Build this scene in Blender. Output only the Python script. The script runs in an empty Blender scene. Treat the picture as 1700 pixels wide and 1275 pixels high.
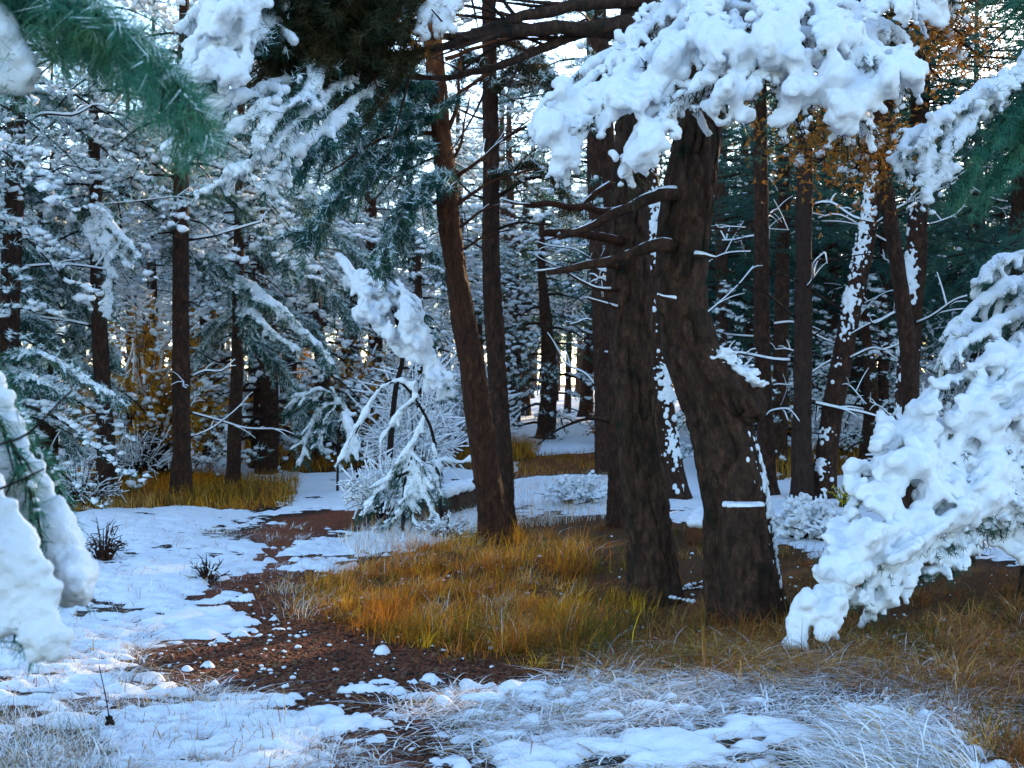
import bpy, math, random
import numpy as np
from mathutils import Vector

# ------------------------------------------------------------------ camera, sky, sun, exposure
sc = bpy.context.scene
F, CX, CY, H = 2050.0, 850.0, 637.5, 1.5          # focal length in photo pixels, principal point, eye height
cam = bpy.data.cameras.new("camera")
cam_o = bpy.data.objects.new("camera", cam)
sc.collection.objects.link(cam_o)
cam_o.location = (0, 0, H)
cam_o.rotation_euler = (math.radians(90), 0, 0)
cam.sensor_width = 36.0
cam.lens = 36.0 * F / 1700.0
cam.clip_start, cam.clip_end = 0.05, 2000
cam.dof.use_dof = True
cam.dof.focus_distance = 9.0
cam.dof.aperture_fstop = 7.0
sc.camera = cam_o

SUN_EL, SUN_AZ = math.radians(17), math.radians(32)   # azimuth clockwise from +Y
world = bpy.data.worlds.new("World")
sc.world = world
world.use_nodes = True
wn = world.node_tree.nodes
sky = wn.new("ShaderNodeTexSky")
sky.sky_type = 'NISHITA'
sky.sun_disc = False
sky.sun_elevation = SUN_EL
sky.sun_rotation = SUN_AZ
sky.air_density, sky.dust_density, sky.ozone_density = 1.0, 0.5, 2.6
world.node_tree.links.new(sky.outputs[0], wn["Background"].inputs[0])
wn["Background"].inputs[1].default_value = 0.12
sun = bpy.data.lights.new("sun", 'SUN')
sun.energy = 2.6
sun.angle = math.radians(0.6)
sun.color = (1.0, 0.72, 0.42)
sun_o = bpy.data.objects.new("sun", sun)
sc.collection.objects.link(sun_o)
sdir = Vector((math.cos(SUN_EL)*math.sin(SUN_AZ), math.cos(SUN_EL)*math.cos(SUN_AZ), math.sin(SUN_EL)))
sun_o.rotation_euler = sdir.to_track_quat('Z', 'Y').to_euler()
sun_o.location = (8, 10, 12)
vs = sc.view_settings
vs.view_transform = 'Standard'
vs.look = 'None'
vs.exposure = 2.55
vs.gamma = 1.0
vs.use_curve_mapping = False
sc.cycles.max_bounces = 8
sc.cycles.diffuse_bounces = 5
sc.cycles.transparent_max_bounces = 4
sc.cycles.use_denoising = True

# ------------------------------------------------------------------ helpers
COL = sc.collection
RNG = np.random.default_rng(7)

def hash3(ix, iy, iz, seed):
    h = (ix.astype(np.int64)*374761393 + iy.astype(np.int64)*668265263 + iz.astype(np.int64)*2147483647 + seed*144665) & 0xffffffff
    h = ((h ^ (h >> 13))*1274126177) & 0xffffffff
    h = ((h ^ (h >> 15))*2246822519) & 0xffffffff
    return ((h ^ (h >> 16)) & 0xffffff) / float(0xffffff)*2 - 1

def n3(x, y, z, seed=0):
    x, y, z = np.broadcast_arrays(np.asarray(x, float), np.asarray(y, float), np.asarray(z, float))
    ix, iy, iz = np.floor(x), np.floor(y), np.floor(z)
    fx, fy, fz = x-ix, y-iy, z-iz
    fx, fy, fz = fx*fx*(3-2*fx), fy*fy*(3-2*fy), fz*fz*(3-2*fz)
    r = 0
    for a in (0, 1):
        for b in (0, 1):
            for c in (0, 1):
                w = (fx if a else 1-fx)*(fy if b else 1-fy)*(fz if c else 1-fz)
                r = r + w*hash3(ix+a, iy+b, iz+c, seed)
    return r

def n2(x, y, seed=0):
    x, y = np.broadcast_arrays(np.asarray(x, float), np.asarray(y, float))
    ix, iy = np.floor(x), np.floor(y)
    fx, fy = x-ix, y-iy
    fx, fy = fx*fx*(3-2*fx), fy*fy*(3-2*fy)
    z = np.zeros_like(ix)
    r = 0
    for a in (0, 1):
        for b in (0, 1):
            r = r + (fx if a else 1-fx)*(fy if b else 1-fy)*hash3(ix+a, iy+b, z, seed)
    return r

def fbm2(x, y, seed=0, o=3):
    r, a = 0, 1.0
    for k in range(o):
        r = r + a*n2(x*2**k, y*2**k, seed+k*17)
        a *= 0.5
    return r

def gh(x, y):
    """height of the ground"""
    x, y = np.asarray(x, float), np.asarray(y, float)
    b = 0.05*n2(x*0.45+3, y*0.45, 5) + 0.03*n2(x*1.3, y*1.3, 9)
    far = np.clip((y-15)/62.0, 0, 1)
    return b*np.clip((90-y)/60, 0, 1) + 1.25*far*far*(3-2*far)*0.9

def at(px, py, Y):
    return np.array([(px-CX)/F*Y, Y, H-(py-CY)/F*Y])

def P3(pts):
    return np.array([at(*p) for p in pts])

def ground_px(px, py):
    """where the line of sight through a photo pixel meets the ground (arrays)"""
    px, py = np.asarray(px, float), np.asarray(py, float)
    Y = H*F/np.maximum(py-CY, 14.0)
    for _ in range(14):
        Y = 0.5*Y + 0.5*np.clip((H-gh((px-CX)/F*Y, Y))*F/np.maximum(py-CY, 6), 1, 110)
    return (px-CX)/F*Y, Y

def mk(name, V, faces, mats, parent=None, midx=None, smooth=True, col=None, kind=None, link=True):
    me = bpy.data.meshes.new(name)
    V = np.asarray(V, np.float32)
    if not isinstance(faces, list):
        faces = [faces]
    faces = [np.asarray(f, np.int32) for f in faces if len(f)]
    me.vertices.add(len(V))
    me.vertices.foreach_set("co", V.ravel())
    loops = np.concatenate([f.ravel() for f in faces])
    cnt = np.concatenate([np.full(len(f), f.shape[1], np.int32) for f in faces])
    st = np.concatenate([[0], np.cumsum(cnt)[:-1]]).astype(np.int32)
    me.loops.add(len(loops))
    me.loops.foreach_set("vertex_index", loops)
    me.polygons.add(len(cnt))
    me.polygons.foreach_set("loop_start", st)
    me.polygons.foreach_set("loop_total", cnt)
    if midx is not None:
        me.polygons.foreach_set("material_index", np.asarray(midx, np.int32))
    if smooth:
        me.polygons.foreach_set("use_smooth", np.ones(len(cnt), bool))
    if col is not None:
        ca = me.color_attributes.new("col", 'FLOAT_COLOR', 'POINT')
        c4 = np.ones((len(V), 4), np.float32)
        c4[:, :3] = col
        ca.data.foreach_set("color", c4.ravel())
    for m in (mats if isinstance(mats, (list, tuple)) else [mats]):
        me.materials.append(m)
    me.update(calc_edges=True)
    me.validate()
    o = bpy.data.objects.new(name, me)
    if link:
        COL.objects.link(o)
    if parent is not None:
        o.parent = parent
    if kind or (name in ("snow", "leaves", "needles") and parent is not None):
        o["kind"] = kind or "stuff"
    return o

def root(name, loc, label, cat, group=None):
    o = bpy.data.objects.new(name, None)
    COL.objects.link(o)
    o.empty_display_size = 0.2
    o.location = [float(v) for v in loc]
    o["label"], o["category"] = label, cat
    if group:
        o["group"] = group
    return o

def tagm(o, label, cat, group=None, kind=None):
    o["label"], o["category"] = label, cat
    if group:
        o["group"] = group
    if kind:
        o["kind"] = kind
    return o

def local(V, r):
    return np.asarray(V) - np.array(r.location)

def resample(P, step):
    """smooth (Catmull-Rom) resampling of a polyline"""
    P = np.asarray(P, float)
    if len(P) == 2:
        n = max(2, int(np.linalg.norm(P[1]-P[0])/step)+1)
        t = np.linspace(0, 1, n)[:, None]
        return P[0]*(1-t)+P[1]*t
    Q = np.vstack([2*P[0]-P[1], P, 2*P[-1]-P[-2]])
    out = []
    for i in range(1, len(Q)-2):
        p0, p1, p2, p3 = Q[i-1:i+3]
        n = max(2, int(np.linalg.norm(p2[:3]-p1[:3])/step)+1)
        t = np.linspace(0, 1, n, endpoint=False)[:, None]
        out.append(0.5*((2*p1)+(-p0+p2)*t+(2*p0-5*p1+4*p2-p3)*t*t+(-p0+3*p1-3*p2+p3)*t**3))
    out.append(P[-1:])
    return np.vstack(out)

def tube(P, R, seg=8, amp=0.0, seed=0, cap=True, flare=0.0):
    P = np.asarray(P, float)
    R = np.broadcast_to(np.asarray(R, float), (len(P),))
    T = np.gradient(P, axis=0)
    T /= np.linalg.norm(T, axis=1)[:, None]+1e-9
    ref = np.array([1.0, 0, 0]) if abs(T[0][0]) < 0.8 else np.array([0, 1.0, 0])
    U = ref - T*(T@ref)[:, None]
    U /= np.linalg.norm(U, axis=1)[:, None]+1e-9
    W = np.cross(T, U)
    a = np.linspace(0, 2*math.pi, seg, endpoint=False)
    ca, sa = np.cos(a), np.sin(a)
    rr = R[:, None]*np.ones(seg)[None]
    if amp:
        s = np.concatenate([[0], np.cumsum(np.linalg.norm(np.diff(P, axis=0), axis=1))])
        k = 5.0/max(0.05, float(R.mean()))*0.10
        A, B = ca[None]*R[:, None], sa[None]*R[:, None]
        S = s[:, None]*np.ones(seg)
        fq_ = 1.9/max(0.06, float(R.max()))+6
        q1 = n3(A*fq_, B*fq_, S*fq_*0.36, seed)+0.35*n3(A*fq_*2, B*fq_*2, S*fq_*0.9, seed+1)
        plate = 1.0-1.25*np.exp(-(q1/0.17)**2)
        fine = n3(A*fq_*3, B*fq_*3, S*fq_*1.1, seed+3)
        big = n3(A*9, B*9, S*2.2, seed+5)
        rr = rr*(1+0.10*big) + amp*(plate-0.6 + 0.45*fine)
        if flare:
            fl = np.exp(-s/0.20)
            lob = 1+0.35*np.cos(5*a+seed)+0.25*np.cos(3*a+1+seed)
            rr = rr + flare*fl[:, None]*np.clip(lob, 0.2, 2)[None]
    V = P[:, None] + rr[..., None]*(U[:, None]*ca[None, :, None]+W[:, None]*sa[None, :, None])
    V = V.reshape(-1, 3)
    i = np.arange(len(P)-1)[:, None]*seg
    j = np.arange(seg)[None]
    j2 = (j+1) % seg
    Fq = np.stack([i+j, i+j2, i+seg+j2, i+seg+j], -1).reshape(-1, 4)
    Ft = []
    if cap:
        n = len(V)
        V = np.vstack([V, P[:1], P[-1:]])
        o = (len(P)-1)*seg
        jj = np.arange(seg)
        Ft = np.vstack([np.stack([(jj+1) % seg, jj, np.full(seg, n)], -1),
                        np.stack([o+jj, o+(jj+1) % seg, np.full(seg, n+1)], -1)])
    return V, Fq, np.asarray(Ft, int).reshape(-1, 3)

class Acc:
    """collects tubes, blades and lumps that belong to ONE mesh"""
    def __init__(s):
        s.V, s.Q, s.T, s.C, s.n = [], [], [], [], 0
    def add(s, V, Q=None, T=None, C=None):
        V = np.asarray(V, float)
        if Q is not None and len(Q):
            s.Q.append(np.asarray(Q)+s.n)
        if T is not None and len(T):
            s.T.append(np.asarray(T)+s.n)
        s.V.append(V)
        if C is not None:
            s.C.append(np.broadcast_to(C, (len(V), 3)))
        s.n += len(V)
    def tube(s, P, R, seg=6, **k):
        s.add(*tube(P, R, seg, **k))
    def obj(s, name, mats, parent=None, **k):
        V = np.vstack(s.V)
        if parent is not None:
            V = V - np.array(parent.matrix_basis.translation if parent.parent is None else parent.parent.location)
        f = []
        if s.Q: f.append(np.vstack(s.Q))
        if s.T: f.append(np.vstack(s.T))
        return mk(name, V, f, mats, parent, col=np.vstack(s.C) if s.C else None, **k)

def unit(v):
    return v/(np.linalg.norm(v, axis=-1, keepdims=True)+1e-9)

def needle_fans(pos, dr, rng, n=8, L=0.08, w=0.003, spread=0.7):
    """n thin triangular needles round each twig point"""
    m = len(pos)
    d = unit(dr)[:, None]*0.75 + rng.normal(0, spread, (m, n, 3))
    d = unit(d)
    b = np.repeat(pos[:, None], n, 1) + rng.normal(0, L*0.12, (m, n, 3))
    ln = L*rng.uniform(0.6, 1.2, (m, n, 1))
    side = unit(np.cross(d, rng.normal(0, 1, (m, n, 3))))*w
    V = np.stack([b-side, b+side, b+d*ln], 2).reshape(-1, 3)
    return V, np.arange(len(V)).reshape(-1, 3)

_t = (1+5**0.5)/2
ICO = unit(np.array([(-1, _t, 0), (1, _t, 0), (-1, -_t, 0), (1, -_t, 0), (0, -1, _t), (0, 1, _t), (0, -1, -_t), (0, 1, -_t),
                     (_t, 0, -1), (_t, 0, 1), (-_t, 0, -1), (-_t, 0, 1)], float))
ICF = np.array([(0, 11, 5), (0, 5, 1), (0, 1, 7), (0, 7, 10), (0, 10, 11), (1, 5, 9), (5, 11, 4), (11, 10, 2), (10, 7, 6), (7, 1, 8),
                (3, 9, 4), (3, 4, 2), (3, 2, 6), (3, 6, 8), (3, 8, 9), (4, 9, 5), (2, 4, 11), (6, 2, 10), (8, 6, 7), (9, 8, 1)])
def ico2():
    V = list(map(tuple, ICO)); idx = {}; Fs = []
    def mid(a, b):
        k = (min(a, b), max(a, b))
        if k not in idx:
            v = unit(np.array(V[a])+np.array(V[b])); V.append(tuple(v)); idx[k] = len(V)-1
        return idx[k]
    for a, b, c in ICF:
        ab, bc, ca = mid(a, b), mid(b, c), mid(c, a)
        Fs += [(a, ab, ca), (b, bc, ab), (c, ca, bc), (ab, bc, ca)]
    return np.array(V), np.array(Fs)
IC2V, IC2F = ico2()

def lumps(pos, rad, rng, along=None, stretch=1.0, flat=0.8, fine=False, jit=0.22):
    """soft uneven snow lumps"""
    BV, BF = (IC2V, IC2F) if fine else (ICO, ICF)
    m, nv = len(pos), len(BV)
    rad = np.broadcast_to(np.asarray(rad, float), (m,))
    S = BV[None]*(1+rng.normal(0, jit, (m, nv, 1)))
    S = S*np.array([1, 1, flat])
    if along is not None:
        al = unit(np.asarray(along))
        S = S + al[:, None]*((S*al[:, None]).sum(-1, keepdims=True))*(stretch-1)
    V = (pos[:, None]+S*rad[:, None, None]).reshape(-1, 3)
    Fm = (BF[None]+(np.arange(m)*nv)[:, None, None]).reshape(-1, 3)
    return V, Fm

def snow_mass(name, pos, rad, parent, origin, voxel=0.015, flat=0.85, noise=0.02, nsize=0.09, rng=RNG, smooth=4):
    """fuses many snow balls into one soft, lumpy body of snow"""
    V, T = lumps(np.asarray(pos), rad, rng, flat=flat, fine=True, jit=0.03)
    tmp = mk("tmp", V, T, M['snow'], link=True)
    r = tmp.modifiers.new("r", 'REMESH'); r.mode = 'VOXEL'; r.voxel_size = voxel; r.use_smooth_shade = True
    s = tmp.modifiers.new("s", 'SMOOTH'); s.factor = 0.5; s.iterations = smooth
    dg = bpy.context.evaluated_depsgraph_get()
    ev = tmp.evaluated_get(dg)
    me = bpy.data.meshes.new_from_object(ev)
    bpy.data.objects.remove(tmp)
    n = len(me.vertices)
    co = np.empty(n*3, np.float32); me.vertices.foreach_get("co", co); co = co.reshape(-1, 3)
    no = np.empty(n*3, np.float32); me.vertices.foreach_get("normal", no); no = no.reshape(-1, 3)
    k = 1/nsize
    d = noise*(n3(co[:, 0]*k, co[:, 1]*k, co[:, 2]*k, 3) + 0.5*n3(co[:, 0]*k*2.3, co[:, 1]*k*2.3, co[:, 2]*k*2.3, 8) + 0.22*n3(co[:, 0]*k*5, co[:, 1]*k*5, co[:, 2]*k*5, 11))
    co = co + no*d[:, None] - np.asarray(origin, np.float32)
    me.vertices.foreach_set("co", co.ravel())
    me.name = name
    me.materials.clear(); me.materials.append(M['snow'])
    me.update()
    o = bpy.data.objects.new(name, me)
    COL.objects.link(o)
    o.parent = parent
    o["kind"] = "stuff"
    return o

# ------------------------------------------------------------------ materials
M = {}
def mat(name):
    m = bpy.data.materials.new(name); m.use_nodes = True
    nt = m.node_tree
    b = nt.nodes["Principled BSDF"]
    b.inputs["Specular IOR Level"].default_value = 0.2
    M[name] = m
    return nt, b
def N(nt, t, **k):
    n = nt.nodes.new(t)
    for a, v in k.items():
        setattr(n, a, v)
    return n
def ramp(nt, fac, stops):
    r = N(nt, "ShaderNodeValToRGB")
    el = r.color_ramp.elements
    while len(el) < len(stops): el.new(0.5)
    for e, (p, c) in zip(el, stops):
        e.position = p; e.color = (*c, 1)
    nt.links.new(fac, r.inputs[0])
    return r.outputs[0]
def noise(nt, scale, detail=4, vec=None, rough=0.6):
    n = N(nt, "ShaderNodeTexNoise")
    n.inputs["Scale"].default_value = scale; n.inputs["Detail"].default_value = detail; n.inputs["Roughness"].default_value = rough
    if vec is not None: nt.links.new(vec, n.inputs["Vector"])
    return n.outputs["Fac"]
def bump(nt, b, h, strength, dist):
    bp = N(nt, "ShaderNodeBump")
    bp.inputs["Strength"].default_value = strength; bp.inputs["Distance"].default_value = dist
    nt.links.new(h, bp.inputs["Height"]); nt.links.new(bp.outputs[0], b.inputs["Normal"])
def objco(nt, sx=1, sy=1, sz=1):
    tc = N(nt, "ShaderNodeTexCoord"); mp = N(nt, "ShaderNodeMapping")
    mp.inputs["Scale"].default_value = (sx, sy, sz)
    nt.links.new(tc.outputs["Object"], mp.inputs["Vector"])
    return mp.outputs[0]

nt, b = mat("snow")
b.inputs["Roughness"].default_value = 0.65
nt.links.new(ramp(nt, noise(nt, 9, 5, objco(nt)), [(0.3, (0.78, 0.82, 0.86)), (0.7, (0.86, 0.88, 0.90))]), b.inputs["Base Color"])
bump(nt, b, noise(nt, 60, 7, objco(nt), 0.75), 0.7, 0.018)
nt, b = mat("rime")
b.inputs["Roughness"].default_value = 0.7
nt.links.new(ramp(nt, noise(nt, 6, 3, objco(nt)), [(0.3, (0.48, 0.66, 0.68)), (0.7, (0.78, 0.86, 0.89))]), b.inputs["Base Color"])

def needle_mat(name, c1, c2, c3):
    nt, b = mat(name)
    b.inputs["Roughness"].default_value = 0.55
    c = ramp(nt, noise(nt, 5, 4, objco(nt)), [(0.3, c1), (0.5, c2), (0.72, c3)])
    nt.links.new(c, b.inputs["Base Color"])
    tr = N(nt, "ShaderNodeBsdfTranslucent"); nt.links.new(c, tr.inputs[0])
    mx = N(nt, "ShaderNodeMixShader"); mx.inputs[0].default_value = 0.3
    nt.links.new(b.outputs[0], mx.inputs[1]); nt.links.new(tr.outputs[0], mx.inputs[2])
    nt.links.new(mx.outputs[0], nt.nodes["Material Output"].inputs[0])
needle_mat("needles", (0.014, 0.065, 0.055), (0.030, 0.105, 0.080), (0.07, 0.14, 0.06))
needle_mat("green_needles", (0.025, 0.13, 0.08), (0.045, 0.19, 0.12), (0.11, 0.24, 0.10))
needle_mat("dark_needles", (0.018, 0.03, 0.012), (0.035, 0.04, 0.016), (0.08, 0.05, 0.018))
needle_mat("russet_leaves", (0.06, 0.075, 0.015), (0.36, 0.13, 0.015), (0.60, 0.20, 0.028))
needle_mat("gold_leaves", (0.30, 0.20, 0.02), (0.55, 0.26, 0.025), (0.60, 0.20, 0.025))
needle_mat("yellow_leaves", (0.35, 0.32, 0.03), (0.5, 0.42, 0.03), (0.6, 0.42, 0.03))

def bark_mat(name, c1, c2, c3, moss=None):
    nt, b = mat(name)
    b.inputs["Roughness"].default_value = 0.85
    v = objco(nt, 1, 1, 0.42)
    f = noise(nt, 21, 9, v, 0.82)
    c = ramp(nt, f, [(0.32, c1), (0.52, c2), (0.70, c3)])
    if moss:
        mx = N(nt, "ShaderNodeMix", data_type='RGBA')
        nt.links.new(ramp(nt, noise(nt, 5, 4, objco(nt)), [(0.5, (0, 0, 0)), (0.72, (1, 1, 1))]), mx.inputs[0])
        nt.links.new(c, mx.inputs[6]); mx.inputs[7].default_value = (*moss, 1)
        c = mx.outputs[2]
    nt.links.new(c, b.inputs["Base Color"])
    bump(nt, b, noise(nt, 36, 9, objco(nt, 1, 1, 0.5), 0.85), 1.0, 0.07)
bark_mat("bark", (0.010, 0.006, 0.005), (0.068, 0.031, 0.018), (0.20, 0.092, 0.055))
bark_mat("old_bark", (0.010, 0.006, 0.005), (0.085, 0.042, 0.024), (0.25, 0.125, 0.070), (0.012, 0.014, 0.006))
bark_mat("red_bark_sunglow_top", (0.012, 0.006, 0.004), (0.075, 0.028, 0.013), (0.22, 0.080, 0.034))
nt = M["red_bark_sunglow_top"].node_tree; bs = nt.nodes["Principled BSDF"]
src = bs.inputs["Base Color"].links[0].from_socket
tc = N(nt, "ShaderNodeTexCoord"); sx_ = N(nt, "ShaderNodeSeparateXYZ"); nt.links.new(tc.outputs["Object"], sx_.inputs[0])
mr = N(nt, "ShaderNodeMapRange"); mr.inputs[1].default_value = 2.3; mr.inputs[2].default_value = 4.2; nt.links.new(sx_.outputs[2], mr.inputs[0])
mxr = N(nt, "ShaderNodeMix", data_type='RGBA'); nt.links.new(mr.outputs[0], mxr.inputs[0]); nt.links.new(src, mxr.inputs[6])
nt.links.new(ramp(nt, noise(nt, 16, 8, objco(nt, 1, 1, 0.4), 0.75), [(0.32, (0.03, 0.010, 0.005)), (0.52, (0.15, 0.045, 0.014)), (0.7, (0.42, 0.15, 0.045))]), mxr.inputs[7])  # orange sun glow painted into the bark colour, growing with height
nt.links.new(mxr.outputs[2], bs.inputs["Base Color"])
bark_mat("pale_bark", (0.02, 0.011, 0.008), (0.06, 0.032, 0.022), (0.11, 0.062, 0.044))
bark_mat("twig", (0.012, 0.007, 0.005), (0.03, 0.016, 0.011), (0.06, 0.034, 0.022))
bark_mat("cut_wood", (0.10, 0.04, 0.018), (0.22, 0.085, 0.035), (0.32, 0.15, 0.07))

nt, b = mat("soil")
b.inputs["Roughness"].default_value = 0.95
at_ = N(nt, "ShaderNodeAttribute"); at_.attribute_name = "col"
mx = N(nt, "ShaderNodeMix", data_type='RGBA', blend_type='MULTIPLY'); mx.inputs[0].default_value = 1.0
g = N(nt, "ShaderNodeNewGeometry")
nt.links.new(at_.outputs["Color"], mx.inputs[6])
nt.links.new(ramp(nt, noise(nt, 22, 8, g.outputs["Position"], 0.75), [(0.3, (0.35, 0.33, 0.32)), (0.5, (0.9, 0.88, 0.85)), (0.7, (1.7, 1.6, 1.5))]), mx.inputs[7])
nt.links.new(mx.outputs[2], b.inputs["Base Color"])
bump(nt, b, noise(nt, 55, 8, g.outputs["Position"], 0.8), 1.0, 0.03)

nt, b = mat("blade")
b.inputs["Roughness"].default_value = 0.6
at_ = N(nt, "ShaderNodeAttribute"); at_.attribute_name = "col"
nt.links.new(at_.outputs["Color"], b.inputs["Base Color"])
tr = N(nt, "ShaderNodeBsdfTranslucent"); nt.links.new(at_.outputs["Color"], tr.inputs[0])
mxs = N(nt, "ShaderNodeMixShader"); mxs.inputs[0].default_value = 0.35
nt.links.new(b.outputs[0], mxs.inputs[1]); nt.links.new(tr.outputs[0], mxs.inputs[2])
nt.links.new(mxs.outputs[0], nt.nodes["Material Output"].inputs[0])

nt, b = mat("frosted_blade")
b.inputs["Roughness"].default_value = 0.7
at_ = N(nt, "ShaderNodeAttribute"); at_.attribute_name = "col"
nt.links.new(at_.outputs["Color"], b.inputs["Base Color"])

# ------------------------------------------------------------------ ground, path, snow cover
def poly_ground(px):
    p = np.array(px, float)
    x, y = ground_px(p[:, 0], p[:, 1])
    return np.stack([x, y], 1)
PATH = poly_ground([(640, 1420), (600, 1235), (555, 1200), (400, 1150), (235, 1090), (320, 1062), (425, 1046), (355, 1012), (325, 978), (395, 958),
                    (412, 918), (415, 884), (470, 860), (560, 846), (640, 838), (640, 858), (560, 880), (520, 896), (490, 918), (500, 944), (560, 935), (600, 1000), (720, 1080),
                    (900, 1130), (760, 1150), (640, 1150), (700, 1180), (790, 1300), (1100, 1420)])
GRASS = poly_ground([(480, 975), (560, 935), (700, 905), (800, 892), (860, 868), (1000, 858), (1150, 872), (1290, 905), (1400, 925), (1560, 938), (1700, 938), (2100, 940), (2500, 1400),
                     (1700, 1400), (1640, 1275), (1570, 1190), (1400, 1140), (1250, 1122), (1100, 1128), (1000, 1110), (900, 1150), (800, 1150), (640, 1150), (560, 1085), (500, 1010)])
LEFTG = poly_ground([(60, 800), (100, 782), (240, 778), (380, 792), (480, 800), (470, 840), (360, 848), (230, 846), (120, 852), (60, 850)])
MIDG = poly_ground([(400, 752), (500, 738), (640, 728), (790, 735), (890, 738), (880, 760), (800, 778), (640, 778), (480, 786), (400, 772)])
FARP = poly_ground([(850, 772), (900, 756), (1010, 748), (1020, 780), (960, 786), (860, 792)])
RIGHTG = poly_ground([(1280, 735), (1420, 735), (1420, 790), (1280, 800)])
LITG = poly_ground([(540, 858), (600, 856), (605, 880), (545, 884)])
def sdist(poly, x, y):
    d = np.full(x.shape, 1e9); ins = np.zeros(x.shape, bool)
    n = len(poly)
    for i in range(n):
        ax, ay = poly[i]; bx, by = poly[(i+1) % n]
        dx, dy = bx-ax, by-ay
        t = np.clip(((x-ax)*dx+(y-ay)*dy)/(dx*dx+dy*dy+1e-12), 0, 1)
        d = np.minimum(d, (x-ax-t*dx)**2+(y-ay-t*dy)**2)
        c = ((ay > y) != (by > y)) & (x < (bx-ax)*(y-ay)/(by-ay+1e-12)+ax)
        ins ^= c
    d = np.sqrt(d)
    return np.where(ins, -d, d)

def grid_faces(nr, nc):
    i = np.arange(nr-1)[:, None]*nc; j = np.arange(nc-1)[None]
    return np.stack([i+j, i+j+1, i+nc+j+1, i+nc+j], -1).reshape(-1, 4)

xs = np.concatenate([[-300, -150, -80, -50, -35], np.linspace(-26, -9, 40), np.linspace(-8.8, 8.8, 150), np.linspace(9, 26, 40), [35, 50, 80, 150, 300]])
ys = np.concatenate([[-60, -30, -12, -5, -1, 1], np.linspace(2, 18, 150), np.linspace(18.3, 50, 90), np.linspace(52, 120, 30), [160, 250, 400, 800]])
GX, GY = np.meshgrid(xs, ys)
gx, gy = GX.ravel(), GY.ravel()
dirt, strawc, litter = np.array([0.24, 0.068, 0.028]), np.array([0.10, 0.040, 0.011]), np.array([0.03, 0.018, 0.010])
sp = sdist(PATH, gx, gy); sg = np.minimum.reduce([sdist(GRASS, gx, gy), sdist(LEFTG, gx, gy), sdist(MIDG, gx, gy), sdist(RIGHTG, gx, gy)])
sf = sdist(FARP, gx, gy)
wg = np.clip(0.5-sg/0.5+0.5*n2(gx*2, gy*2, 4), 0, 1)[:, None]
wp = np.clip(0.5-np.minimum(sp, sf)/0.25+0.4*n2(gx*3, gy*3, 6), 0, 1)[:, None]
gc = litter*(1-wg)+strawc*wg
gc = gc*(1-wp)+dirt*wp
gz = gh(gx, gy)
o = mk("ground", np.stack([gx, gy, gz], 1), grid_faces(len(ys), len(xs)), M["soil"], col=gc, kind="structure")

# snow cover: a sheet with thickness of its own, dipping under the soil where it has melted
rows = np.concatenate([np.geomspace(3.2, 9, 300), np.geomspace(9.03, 26, 260)[1:], np.geomspace(26.2, 110, 90)])
us = np.concatenate([np.linspace(-1.6, -0.58, 60), np.linspace(-0.57, 0.57, 560), np.linspace(0.58, 1.6, 60)])
SU, SY = np.meshgrid(us, rows)
sx, sy = (SU*(SY+1.0)).ravel(), SY.ravel()
FROSTZ = poly_ground([(650, 1160), (800, 1128), (980, 1090), (1100, 1105), (1250, 1085), (1420, 1085), (1640, 1150), (1700, 1240), (1560, 1215), (1400, 1190), (1200, 1195), (1000, 1200), (820, 1215), (700, 1200)])
FROSTL = poly_ground([(-80, 1340), (-60, 1190), (90, 1170), (190, 1210), (230, 1340)])
def bare_dist(x, y):
    return np.minimum.reduce([sdist(p, x, y) for p in (PATH, GRASS, LEFTG, MIDG, FARP, RIGHTG, LITG)])
def snow_thick(x, y):
    sd = bare_dist(x, y)
    k = np.clip(1+(y-9)/14, 1, 4)
    sdn = np.clip(sd/(0.30*np.sqrt(k)), -2.6, 1.0)
    a = fbm2(x/(0.34*k), y/(0.20*k), 21, 3)
    bb = n2(x/0.11, y/0.065, 31) + 0.55*n2(x/0.05, y/0.04, 37)
    bb = bb*np.clip((22-y)/12, 0, 1)
    fz = np.clip(0.5-np.minimum(sdist(FROSTZ, x, y), sdist(FROSTL, x, y))/0.3, 0, 1)
    rough = np.clip(n2(x/(0.9*k), y/(0.6*k), 44)*1.3, 0, 1)*0.30
    v = np.where(sdn < 0, sdn*0.85, sdn*0.50)-0.02-rough-0.55*fz+0.46*a+0.60*bb
    t = np.where(v > 0, 0.034*(1-np.exp(-2.6*np.maximum(v, 0))), 0.05*v)
    return t + np.where(v > 0, (0.010*bb + 0.012*a)*np.clip(v*4, 0, 1), 0)
st_ = snow_thick(sx, sy)
fq = grid_faces(len(rows), len(us))
keep = (st_[fq] > -0.006).any(1)
o = mk("snow", np.stack([sx, sy, gh(sx, sy)+st_], 1), fq[keep], M["snow"], kind="structure")
SNOW_T = snow_thick

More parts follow.
